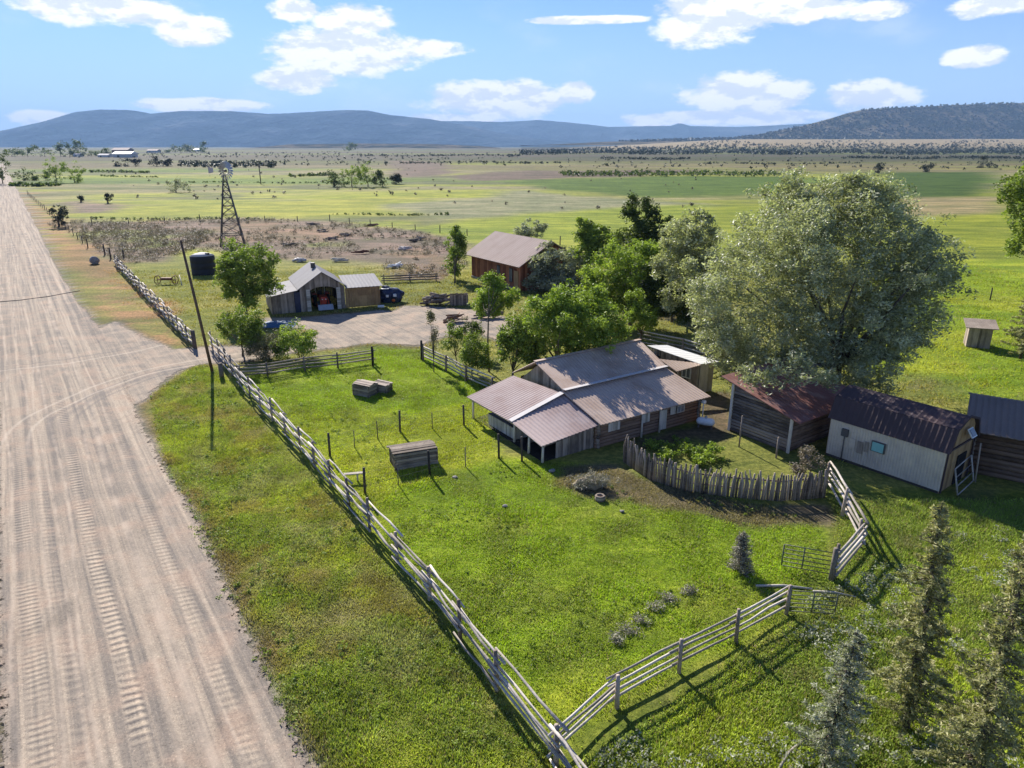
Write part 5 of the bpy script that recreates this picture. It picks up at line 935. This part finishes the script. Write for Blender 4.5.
# ------------------------------------------------------------------ water tank, windmill
a = G(204.5, 274); tk = thing('water_tank', 'squat black plastic water tank with pale domed lid', 'water tank', (a[0], a[1], 0)); mb = MB(); r_ = 1.62
mb.tube([(a[0], a[1], z) for z in (0, .05, .8, .85, .9, 1.6, 1.65, 1.7, 2.5, 2.6)], [r_, r_, r_, r_ * .98, r_, r_, r_ * .98, r_, r_, r_ * .96], 32, .5); mb.build('body', M['black'], tk)
mb = MB(); mb.tube([(a[0], a[1], 2.604), (a[0], a[1], 2.85), (a[0], a[1], 3.0)], [r_ * .95, r_ * .6, r_ * .2], 32, .5); mb.build('lid', M['ridge'], tk); mb = MB(); mb.tube([(a[0] + .9, a[1] - .3, 2.7), (a[0] + .9, a[1] - .3, 2.98)], .3, 12); mb.build('hatch', M['black'], tk)
a = G(233, 245); wm = thing('windmill', 'rusty lattice windmill tower with multi blade wheel and tail', 'windmill', (a[0], a[1], 0)); H_ = 12.3; bs = 2.0
mb = MB(); cr = [(-1, -1), (1, -1), (1, 1), (-1, 1)]; rot = R(18)
def wp(k, z): x, y = cr[k % 4]; s = bs * (1 - z / H_ * .93); return Vector((a[0] + (x * math.cos(rot) - y * math.sin(rot)) * s, a[1] + (x * math.sin(rot) + y * math.cos(rot)) * s, z))
for k in range(4): mb.tube([wp(k, -.2), wp(k, H_)], .11, 5)
lv = [0, 1.9, 3.7, 5.4, 6.9, 8.3, 9.5, 10.6, 11.5]
for i in range(len(lv) - 1):
    for k in range(4):
        mb.tube([wp(k, lv[i + 1]), wp(k + 1, lv[i + 1])], .06, 4); mb.tube([wp(k, lv[i]), wp(k + 1, lv[i + 1])], .045, 4); mb.tube([wp(k + 1, lv[i]), wp(k, lv[i + 1])], .045, 4)
mb.build('tower', M['darksteel'], wm)
mb = MB(); l0 = wp(0, 0); 
for i in range(26): z = .5 + i * .42; c = wp(0, z).lerp(wp(1, z), .5); mb.tube([c - Vector((.2, 0, 0)), c + Vector((.2, 0, 0))], .02, 4)
mb.build('ladder', M['rust'], wm)
hub = Vector((a[0] + .55, a[1] - .45, H_ + .55)); nd = Vector((.90, -.43, .0)).normalized(); sd2 = Vector((-nd.y, nd.x, 0)); upv = Vector((0, 0, 1)); mb = MB(); Rw = 1.6
for k in range(18):
    an_ = 2 * math.pi * k / 18; rd = sd2 * math.cos(an_) + upv * math.sin(an_); tg = -sd2 * math.sin(an_) + upv * math.cos(an_); w0_, w1_ = .10, .19
    mb.prism([hub + rd * .55 - tg * w0_ + nd * .05, hub + rd * .55 + tg * w0_ - nd * .05, hub + rd * Rw + tg * w1_ - nd * .12, hub + rd * Rw - tg * w1_ + nd * .12], nd * .025)
mb.build('wheel', M['steel'], wm); mb = MB(); mb.tube([hub - nd * .5, hub + nd * .1], .2, 10)
for rr_ in (.6, 1.25): mb.tube([hub + (sd2 * math.cos(t * math.pi / 10) + upv * math.sin(t * math.pi / 10)) * rr_ for t in range(21)], .03, 4)
mb.build('hub', M['darksteel'], wm)
tl = hub - nd * .4; e1 = tl - nd * 2.6; mb = MB(); mb.tube([tl, e1], .04, 5); mb.prism([e1 + upv * .45, e1 - upv * .3, e1 - nd * 1.2 - upv * .5, e1 - nd * 1.2 + upv * .65], sd2 * .03); mb.build('tail', M['ridge'], wm)

# ------------------------------------------------------------------ utility pole
a = G(213, 373); up_ = thing('utility_pole', 'tall thin leaning utility pole beside the gravel drive', 'utility pole', (a[0], a[1], 0)); mb = MB(); top = Vector((a[0] - 1.0, a[1] + .05, 10.35))
mb.tube([(a[0], a[1], -.4), Vector((a[0], a[1], 0)).lerp(top, .5), top], [.12, .105, .085], 10, .2); mb.build('shaft', M['brownlog'], up_); mb = MB(); mb.tube([top + Vector((-.18, 0, -.1)), top + Vector((.2, 0, -.1))], .03, 6); mb.tube([top + Vector((.2, 0, -.12)), top + Vector((.2, 0, .1))], .05, 8); mb.build('insulator', M['plank'], up_)
mb = MB(); mb.tube([(*G(-20, 304), .10), (*G(20, 301), .10), (*G(50, 297), .10), (*G(80, 291), .06)], .035, 6); tag(mb.build('road_stripe', M['rubber']), 'thin dark cable lying across the gravel road', 'stripe')  # last piece: thin dark tube drawn as a line across the road

# ------------------------------------------------------------------ rail fences
def rail_fence(label, pts, spacing=3.0, rails=4, h=1.25, mat='rail', pmat='post', r=.05, group=None, both=False, posth=None, postr=.075, wob=.05, cap=1.0, name='rail_fence', ends=True):
    pmat = 'plank' if mat == 'rail' else pmat
    pts = [Vector((p[0], p[1], 0)) for p in pts]; t = thing(name, label, 'fence', pts[0], group); P_ = []; rnd = random.Random(sum(map(ord, label)))
    for a, b in zip(pts[:-1], pts[1:]):
        n = max(1, round((b - a).length / spacing)); P_ += [a.lerp(b, i / n) for i in range(n)]
    P_.append(pts[-1]); ph = posth or h + .15
    for i, p in enumerate(P_):
        mb = MB(); hh = ph * rnd.uniform(.93, 1.12); mb.tube([p - Vector((0, 0, .3)), p + Vector((rnd.uniform(-.05, .05), rnd.uniform(-.05, .05), hh))], [postr * rnd.uniform(.9, 1.25), postr * .85], 8); mb.build('post', M[pmat], t)
    for i in range(len(P_) - 1):
        a, b = P_[i], P_[i + 1]; e = (b - a).normalized(); s = Vector((-e.y, e.x, 0))
        for k in range(rails):
            z = .28 + (h - .28) * k / (rails - 1) if rails > 1 else h; sg = 1 if (not both or (k + i) % 2) else -1; off = s * sg * (postr + r * .8) * rnd.uniform(.9, 1.3)
            z0, z1 = z + rnd.uniform(-1, 1) * wob, z + rnd.uniform(-1, 1) * wob; ov = rnd.uniform(.1, .4); A = a - e * ov + off + Vector((0, 0, z0)); B = b + e * ov + off + Vector((0, 0, z1)); big = rnd.random() < .5
            q = [A.lerp(B, f) + Vector((0, 0, (rnd.uniform(-1, 1) * wob * .7 if 0 < f < 1 else 0))) + s * (rnd.uniform(-.03, .03) if 0 < f < 1 else 0) for f in (0, .3, .65, 1)]
            rs_ = [r * 1.15, r * 1.05, r * .92, r * .8]; rs_ = rs_ if big else rs_[::-1]; mb = MB(); mb.tube(q, rs_, 6); mb.build('rail', M[mat], t)
    return t
G2 = lambda L: [G(*p) for p in L]
rail_fence('long pale pole fence running beside the road to the front corner', G2([(213, 350), (240, 386), (300, 451), (370, 531), (430, 600), (497, 690), (556, 766), (600, 830)]), 3.0, 5, 1.4, r=.048, both=True, wob=.10, postr=.08)
rail_fence('pale pole fence beyond the drive, slanting up to the dirt flat', G2([(194, 348), (165, 317), (140, 291), (116, 265)]), 2.6, 5, 1.35, r=.06, both=True, wob=.14, postr=.08)
rail_fence('wavy pole fence climbing from the front corner to the metal gate', G2([(556, 764), (617, 707), (679, 673), (736, 643), (786, 614)]), 2.6, 4, 1.15, r=.045, wob=.06, postr=.08)
rail_fence('bright white pole fence bent from the stockade end to the gate post', G2([(825, 487), (842, 516), (858, 547), (833, 577)]), 2.6, 4, 1.3, r=.06, wob=.05, mat='rail', postr=.08)
rail_fence('grey four rail fence below the bushes by the drive', G2([(240, 379), (268, 377), (305, 371), (338, 368), (373, 363)]), 3, 4, 1.05, mat='plank', r=.055, wob=.05, postr=.07)
rail_fence('grey four rail fence descending to the left roof corner', G2([(423, 360), (446, 371), (466, 382), (492, 393)]), 2.8, 4, 1.15, mat='rail', r=.06, wob=.05, postr=.09)
rail_fence('low corral rails behind the ranch house roof', G2([(640, 345), (682, 354), (720, 366)]), 3, 4, 1.3, mat='rail', r=.06, wob=.04)
rail_fence('corral rails at the foot of the small pale tree', G2([(700, 372), (722, 362), (770, 385)]), 3, 3, 1.2, mat='plank', r=.05, wob=.06)
rail_fence('dark rails behind the barn toward the poplar', G2([(384, 283), (410, 282), (436, 281)]), 3.2, 3, .9, mat='greylog', r=.09, wob=.05)
rail_fence('short pale rails showing through the saplings', G2([(500, 352), (520, 346), (545, 340)]), 2.8, 4, 1.2, mat='rail', r=.05)
bar_gate('pasture_gate', 'low green tube gate at the right end of the wavy pole fence', G(788, 614), G(834, 617), 1.05, M['greengate'], 6, (0, .5, 1), .02)
bar_gate('pasture_gate', 'open tube gate against the bent white pole fence', G(781, 568), G(830, 577), 1.15, M['greengate'], 6, (0, .42, 1), .02)
def post(name, label, px, py, h, r=.07, mat='post', group=None, lean=0.0):
    a = G(px, py); mb = MB(); mb.tube([(0, 0, -.2), (lean, 0, h)], [r, r * .85], 8); o = mb.build(name, M[mat]); o.location = (a[0], a[1], 0); return tag(o, label, 'post', group)
post('gate_post', 'stout weathered gate post at the end of the white bent fence', 831, 580, 1.5, .12)
post('gate_post', 'thick grey stump post at the top end of the long pole fence', 222, 378, 1.2, .2, 'plank')
post('gate_post', 'dark post standing over the drive end of the far pole fence', 196, 349, 1.7, .13)
for i, (px, py, h) in enumerate([(105, 255, 1.8), (111, 259, 1.8), (124, 258, 1.3)]): post('fence_post', ORD[i] + ' from the left of the dark posts at the far pole fence tip', px, py, h, .13, 'darkwood', 'posts at the tip of the far pole fence')
post('fence_post', 'tall dark corner post at the right end of the rails below bushes', 373, 366, 1.65, .1, 'darkwood'); post('fence_post', 'tall dark post at the upper end of the descending rails', 422, 360, 1.7, .11, 'darkwood')
for px, py, h, r in [(739, 447, 2.0, .05), (776, 458, 1.3, .06)]:
    post('yard_post', 'thin tall post inside the stockade yard' if px == 739 else 'short pale post at the corner of the red roofed log shed', px, py, h, r, 'plank')
post('field_post', 'lone dark post on the lawn left of the outhouse path', 928, 284, 1.4, .09, 'darkwood')  # plain field fence post, carries no lamp
# wire pen in the yard
def wire_fence(label, pts, spacing=2.0, h=1.2, corner=.07, wires=3, mat='post', r=.03, wr=.006, group=None):
    pts = [Vector((p[0], p[1], 0)) for p in pts]; t = thing('wire_fence', label, 'fence', pts[0], group); P_ = []; big = []
    for a, b in zip(pts[:-1], pts[1:]):
        n = max(1, round((b - a).length / spacing)); P_ += [a.lerp(b, i / n) for i in range(n)]; big += [True] + [False] * (n - 1)
    P_.append(pts[-1]); big.append(True)
    for p, bg_ in zip(P_, big):
        mb = MB(); mb.tube([p - Vector((0, 0, .2)), p + Vector((random.uniform(-.05, .05), 0, h * (1.15 if bg_ else random.uniform(.85, 1))))], corner if bg_ else r, 6); mb.build('post', M['darkwood'] if bg_ else M[mat], t)
    for k in range(wires):
        mb = MB(); mb.tube([p + Vector((0, 0, h * (.35 + .28 * k))) for p in P_], wr, 4); mb.build('wire', M['darksteel'], t)
    return t
wire_fence('wire fence of the hay rack pen, lower side past the porch', G2([(365, 494), (430, 476), (499, 458), (522, 461)]), 1.9, 1.3)
wire_fence('wire fence of the hay rack pen, upper side behind the rack', G2([(330, 456), (400, 432), (464, 426)]), 1.8, 1.25)
wire_fence('wire fence along the far edge of the dirt flat', G2([(92, 224), (200, 221.5), (330, 221.5), (440, 233), (560, 245)]), 7, 1.4, .1, 2, 'darkwood', .09, .012)
wire_fence('wire fence across the lawn on the right side', G2([(870, 268), (928, 284), (990, 300), (1060, 322)]), 4.5, 1.25, .07, 2)
wire_fence('wire fence following the roadside north of the dirt flat', G2([(88, 248), (62, 226), (45, 210), (28, 195)]), 8, 1.4, .09, 2, 'darkwood', .07, .012)
mb = MB(); a = G(354, 481); mb.box((a[0], a[1], .45), (1.0, .22, .05), .2); mb.tube([(a[0] + .2, a[1], -.1), (a[0] + .2, a[1], .44)], .05); tag(mb.build('board', M['paleplank']), 'short pale board by the lower pen corner post', 'board')
# stockade of upright poles
st = thing('stockade_fence', 'palisade of upright grey split poles in front of the house yard', 'fence', (*G(622, 462), 0)); sp_ = G2([(624, 462), (650, 480), (690, 492), (730, 497), (780, 501), (824, 497)]); P_ = [Vector((p[0], p[1], 0)) for p in sp_]; ln = [0]
for a, b in zip(P_[:-1], P_[1:]): ln.append(ln[-1] + (b - a).length)
NP = 92
for i in range(NP):
    s = ln[-1] * i / (NP - 1); k = max(j for j in range(len(ln) - 1) if ln[j] <= s + 1e-6); c = P_[k].lerp(P_[k + 1], (s - ln[k]) / (ln[k + 1] - ln[k])); hh = random.uniform(1.2, 1.6) * (1.15 if i < 8 else 1)
    mb = MB(); mb.tube([c - Vector((0, 0, .2)), c + Vector((random.uniform(-.05, .05), 0, hh * .6)), c + Vector((random.uniform(-.12, .12), random.uniform(-.05, .05), hh))], [random.uniform(.05, .08), random.uniform(.045, .07), random.uniform(.025, .05)], 7); mb.build('picket', M['greylog'] if i % 3 else M['plank'], st)
for z in (.5, 1.05):
    mb = MB(); mb.tube([p + Vector((0, .1, z)) for p in P_], .045, 6); mb.build('backing_rail', M['greylog'], st)

# ------------------------------------------------------------------ yard objects
def log_box(name, label, cat, c, u, L, W, h, roof=True, mat='greylog', rm='plank', n=6, skew=0.0):
    T = frame(c[0], c[1], u); t = thing(name, label, cat, (c[0], c[1], 0)); hl, hw = L / 2, W / 2
    for a, b in (((-hl, -hw), (hl, -hw)), ((-hl, hw), (hl, hw)), ((-hl, -hw), (-hl, hw)), ((hl, -hw), (hl, hw))):
        mb = MB()
        for i in range(n):
            z = (i + .5) * h / n; p, q = T(*a, z), T(*b, z); e = (q - p).normalized() * .07; mb.beam(p - e, q + e, .07 + .02 * random.random(), h / n * .86)
        mb.build('side', M[mat], t)
    if roof:
        mb = MB(); k = max(4, int(W / .2))
        for i in range(k): v = -hw - .05 + (W + .1) * (i + .5) / k; dz = random.uniform(0, .05); sh = random.uniform(-.12, .12); mb.beam(T(-hl - .1 + sh, v, h + .05 + dz), T(hl + .08 + sh, v + random.uniform(-.04, .04), h + .05 + dz * .5 + skew), W / k * .92, .04)
        mb.build('top_boards', M[rm], t)
    return t
c = G(414, 463); log_box('feed_bunk', 'long log feed box with loose pale boards on top, in the wire pen', 'feed box', (c[0], c[1]), 22, 2.35, 1.2, .95)
c = G(365, 395); log_box('log_crate', 'larger dark weathered box, left of the pair on the lawn', 'crate', (c[0], c[1] + .2), -28, 1.35, 1.0, .8, mat='greylog', rm='plank')
c = G(382, 392); log_box('log_crate', 'smaller tilted weathered box, right of the pair on the lawn', 'crate', (c[0], c[1] + .2), -18, 1.05, .85, .62, mat='greylog', rm='plank', skew=-.1)
mb = MB(); mb.blob((*G(373, 394), .22), .3, 2, .25); tag(mb.build('stone', M['straw']), 'pale lump between the two weathered boxes', 'stone')
# shaggy grey heap at the edge of the dirt strip
c = G(597, 490); ro = thing('hay_heap', 'shaggy grey heap of old hay on bare dirt below the house front', 'hay heap', (c[0], c[1], 0)); mb = MB(); mb.blob((c[0] - .35, c[1] + .35, .22), .5, 3, .2, sz=(1.5, .8, .7)); mb.build('core', M['straw'], ro)
V, Fc, tn = leaf_cloud(np.array([(c[0] - .25 + random.gauss(0, .5), c[1] + .3 + random.gauss(0, .25), .15 + .45 * random.random()) for _ in range(110)]), .22, 26, .22, .12); V[:, 2] = np.maximum(V[:, 2], .02); arr_mesh('loose_hay', V, Fc, M['lf_grey'], ro, {'tint': ('FLOAT', tn)})
c2 = G(600, 500); mb = MB(); ri_ = [(c2[0] + .2 * math.cos(t * math.pi / 8), c2[1] + .2 * math.sin(t * math.pi / 8)) for t in range(17)]
for z in (.05, .13, .21): mb.tube([(x, y, z) for x, y in ri_], .07, 6)
tag(mb.build('wire_coil', M['plank']), 'ring shaped grey coil right below the hay heap', 'coil')
c = G(690, 424); 
def propane(c, lab, rz):
    t = thing('propane_tank', lab, 'propane tank', (c[0], c[1], 0)); T = frame(c[0], c[1], rz); mb = MB(); mb.tube([T(x, 0, .45) for x in (-.58, -.5, -.38, .38, .5, .58)], [.06, .19, .25, .25, .19, .06], 16, .5); mb.build('vessel', M['white'], t)
    mb = MB(); mb.box(T(-.4, 0, .14), (.08, .36, .3), R(rz)); mb.box(T(.4, 0, .14), (.08, .36, .3), R(rz)); mb.build('foot', M['darksteel'], t); mb = MB(); mb.tube([T(0, 0, .68), T(0, 0, .8)], .09, 8); mb.build('valve_cap', M['steel'], t)
propane(G(705, 428), 'white propane tank at the right end of the ranch house', -25)
mb = MB(); c = G(702, 421); mb.tube([(c[0], c[1], 0), (c[0], c[1], 1.3)], .04); mb.blob((c[0], c[1] - .05, 1.35), .16, 2, .1); tag(mb.build('yard_hydrant', M['white']), 'white knob on a stand behind the propane tank', 'hydrant')
# woodpiles
def pile(name, label, cat, c, n, L, r, spread, mat='greylog', h=.8, rz=0, mats=None):
    t = MB(); 
    for i in range(n):
        z = random.uniform(.1, h) * (1 - .0); w = 1 - z / (h * 1.3); x = c[0] + random.uniform(-1, 1) * spread[0] * w; y = c[1] + random.uniform(-1, 1) * spread[1] * w; a = rz + random.gauss(0, .45); l = L * random.uniform(.5, 1); tz = random.gauss(0, .12)
        d = Vector((math.cos(a), math.sin(a), tz)) * l / 2; rr_ = r * random.uniform(.6, 1.2); t.tube([Vector((x, y, z)) - d, Vector((x, y, z)) + d], [rr_, rr_ * .8], 6)
    return tag(t.build(name, M[mat]), label, cat)
wa_ = G(438, 306); pile('woodpile', 'tangled grey log pile at the far side of the gravel yard', 'log pile', (wa_[0], wa_[1] + .5), 44, 2.2, .12, (1.6, .7), 'greylog', 1.3, .3)
c = G(459, 305); wp_ = thing('plank_stack', 'upright dark slab bin at the right end of the log pile', 'plank bin', (c[0], c[1], 0))
for k_, (a, b) in enumerate((((-1.0, -.5), (1.0, -.3)), ((-1.0, .6), (1.0, .8)), ((1.0, -.3), (1.0, .8)))): plank_wall('side', M['greylog'], wp_, (c[0] + a[0], c[1] + a[1]), (c[0] + b[0], c[1] + b[1]), 0, 1.2, w=.17, jit=.1)
c = G(455, 322); pile('branch_heap', 'dark gnarled branches lying at the near edge of the gravel yard', 'branches', (c[0], c[1]), 12, 2.2, .10, (.7, .4), 'brownlog', .9, .3)
c = G(490, 318); pile('lumber_stack', 'low stack of grey lumber behind the thin stemmed tree', 'lumber', (c[0], c[1]), 24, 2.6, .1, (1.2, .4), 'greylog', .8, .1)
for i, (px, py) in enumerate([(655, 608), (640, 622), (628, 632), (690, 592), (668, 600), (616, 640)]):
    c = G(px, py); V, Fc, tn = leaf_cloud(np.array([(c[0] + random.gauss(0, .12), c[1] + random.gauss(0, .09), .1) for _ in range(18)]), .26, 14, .14, .25); V[:, 2] = np.maximum(V[:, 2], .01)
    tag(arr_mesh('dry_weed_clump', V, Fc, M['lf_grey'], attrs={'tint': ('FLOAT', tn)}), ORD[sorted([655, 640, 628, 690, 668, 616]).index(px)] + ' from the left of the grey dead weed clumps crossing the lawn', 'dead weeds', 'dead weed clumps on the diagonal line')
def lying_log(label, p0, p1, r, mat='rail'):
    a, b = G(*p0), G(*p1); mb = MB(); mid = ((a[0] + b[0]) / 2, (a[1] + b[1]) / 2 + .12, r * 1.1); mb.tube([(a[0], a[1], r), mid, (b[0], b[1], r)], [r, r, r * .7], 7); tag(mb.build('fallen_log', M[mat]), label, 'log')
lying_log('long bleached log lying on the grass behind the tube gate', (756, 587), (812, 590), .055); lying_log('second bleached log end to end with the long one', (813, 592), (856, 598), .045)
lying_log('pale broken pole lying in the grass at the bottom edge', (778, 772), (803, 742), .05)
# fallen pole by the implement, implement
a = G(167, 284); im = thing('farm_implement', 'rusty red two wheeled farm implement in the grass left of the tank', 'farm implement', (a[0], a[1], 0))
for s in (-1.15, 1.15):
    mb = MB(); mb.tube([(a[0] + s + .6 * math.cos(t * math.pi / 8) * .25, a[1] + .55 * math.cos(t * math.pi / 8), .55 + .55 * math.sin(t * math.pi / 8)) for t in range(17)], .05, 5); mb.tube([(a[0] + s, a[1] - .5, .55), (a[0] + s, a[1] + .5, .55)], .04, 4); mb.tube([(a[0] + s, a[1], .05), (a[0] + s, a[1], 1.05)], .04, 4); mb.build('wheel', M['rust'], im)
mb = MB(); mb.tube([(a[0] - 1.2, a[1], .55), (a[0] + 1.2, a[1], .55)], .07, 6); mb.box((a[0], a[1], .7), (1.3, .4, .25)); mb.build('axle_frame', M['rust'], im); mb = MB(); mb.tube([(a[0] + 1.0, a[1] + 1.6, .9), (a[0] + 1.6, a[1] + .5, .6), (a[0] + 2.6, a[1] - 1.4, .1)], .05, 5); mb.build('tongue', M['paleplank'], im)
a = G(95, 264); mb = MB(); mb.blob((a[0], a[1], .55), .75, 3, .12, sz=(1, .8, .85)); tag(mb.build('boulder', M['stone']), 'grey brown boulder at the tip of the far pole fence', 'boulder')
# junk on the dirt flat
jl = [(322, 232, 'darksteel'), (345, 236, 'greylog'), (331, 240, 'greylog'), (412, 242, 'greylog'), (405, 250, 'ridge'), (288, 246, 'greylog'), (361, 254, 'rust'), (312, 225, 'greylog'), (372, 226, 'rust'), (340, 262, 'paleplank'), (396, 268, 'white'), (258, 252, 'darksteel'), (420, 240, 'plank')]
for i, (px, py, mt) in enumerate(jl):
    c = G(px, py); pile('scrap_heap', ORD[sorted(jl).index(jl[i])] + ' from the left of the small timber and scrap heaps on the dirt flat', 'scrap', c, 9, 2.4, .11, (1.2, .8), mt, .5, random.uniform(0, 1))['group'] = 'scrap heaps on the dirt flat'
c = G(300, 262); pile('stone_pile', 'pale rubble behind the barn ridge', 'rubble', (c[0], c[1]), 16, .7, .22, (1.4, .5), 'ridge', .5)
for i, (px, py, r) in enumerate([(552, 472, .16), (455, 478, .12), (622, 512, .10), (505, 507, .12)]):
    c = G(px, py); mb = MB(); mb.blob((0, 0, r * .5), r, 2, .2, sz=(1.2, 1, .6)); o = mb.build('lawn_stone', M['stone']); o.location = (c[0], c[1], 0); tag(o, ['small pale stone at the edge of the bare dirt below the porch', 'small pale stone near the wire pen', 'small pale stone nearest the middle of the open lawn', 'small pale stone in the lawn left of the hay heap'][i], 'stone', 'stones in the lawn')
# far farm buildings
def far_barn(label, px, py, w, h, wall, roof, d=.8):
    a = G(px, py); k = a[1] / 700; W_ = w * k; H2 = h * k; t = thing('farm_building', label, 'building', (a[0], a[1], 0)); D = W_ * d
    mb = MB(); mb.box((a[0], a[1] + D / 2, H2 * .3), (W_, D, H2 * .6)); mb.build('wall', wall, t)
    mb = MB(); z0, z1 = H2 * .6 + .05, H2; x0, x1 = a[0] - W_ * .53, a[0] + W_ * .53; y0, y1 = a[1] - D * .04, a[1] + D * 1.04
    mb.prism([(x0, y0, z0), (x0, (y0 + y1) / 2, z1), (x0, y1, z0)], (x1 - x0, 0, 0)); mb.build('roof', roof, t)
    mb = MB(); mb.box((a[0] - W_ * .2, a[1] - .1, H2 * .2), (W_ * .12, .15, H2 * .36)); mb.build('door', M['darkwood'], t)
far_barn('long white roofed farm building on the horizon', 122, 157.5, 17, 5.5, M['creamwall'], M['white']); far_barn('smaller grey roofed shed left of the white farm building', 103, 157.2, 10, 3.2, M['creamwall'], M['ridge'])
far_barn('dull red barn behind the white farm building', 120, 153.3, 15, 5, M['rust'], M['cabroof']); far_barn('pale house among the horizon trees', 77, 156.6, 7, 3, M['creamwall'], M['ridge']); far_barn('pale low building right of the red barn', 152, 152.6, 10, 3, M['creamwall'], M['cabroof']); far_barn('tiny white building on the horizon above the windmill', 196, 151.5, 6, 2.6, M['creamwall'], M['white'])
a = G(261, 184.5); mb = MB(); mb.tube([(a[0], a[1], 0), (a[0], a[1], 9)], .22, 6); mb.tube([(a[0] - 1, a[1], 8.4), (a[0] + 1, a[1], 8.4)], .12, 5); tag(mb.build('utility_pole', M['darkwood']), 'distant utility pole in the meadow right of the windmill', 'utility pole')
# ------------------------------------------------------------------ air
if HAZE > 0:
    mb = MB(); mb.box((0, 7000, 305), (44000, 20000, 690)); m, t, b, out, oc = new_mat('valley_air'); t.n.remove(b)
    pv = t.node('ShaderNodeVolumePrincipled'); pv.inputs['Color'].default_value = (0.42, 0.66, 1.0, 1); pv.inputs['Density'].default_value = HAZE; pv.inputs['Anisotropy'].default_value = 0.0; t.l.new(pv.outputs[0], out.inputs['Volume'])
    hz = mb.build('haze', m); tag(hz, kind='stuff')
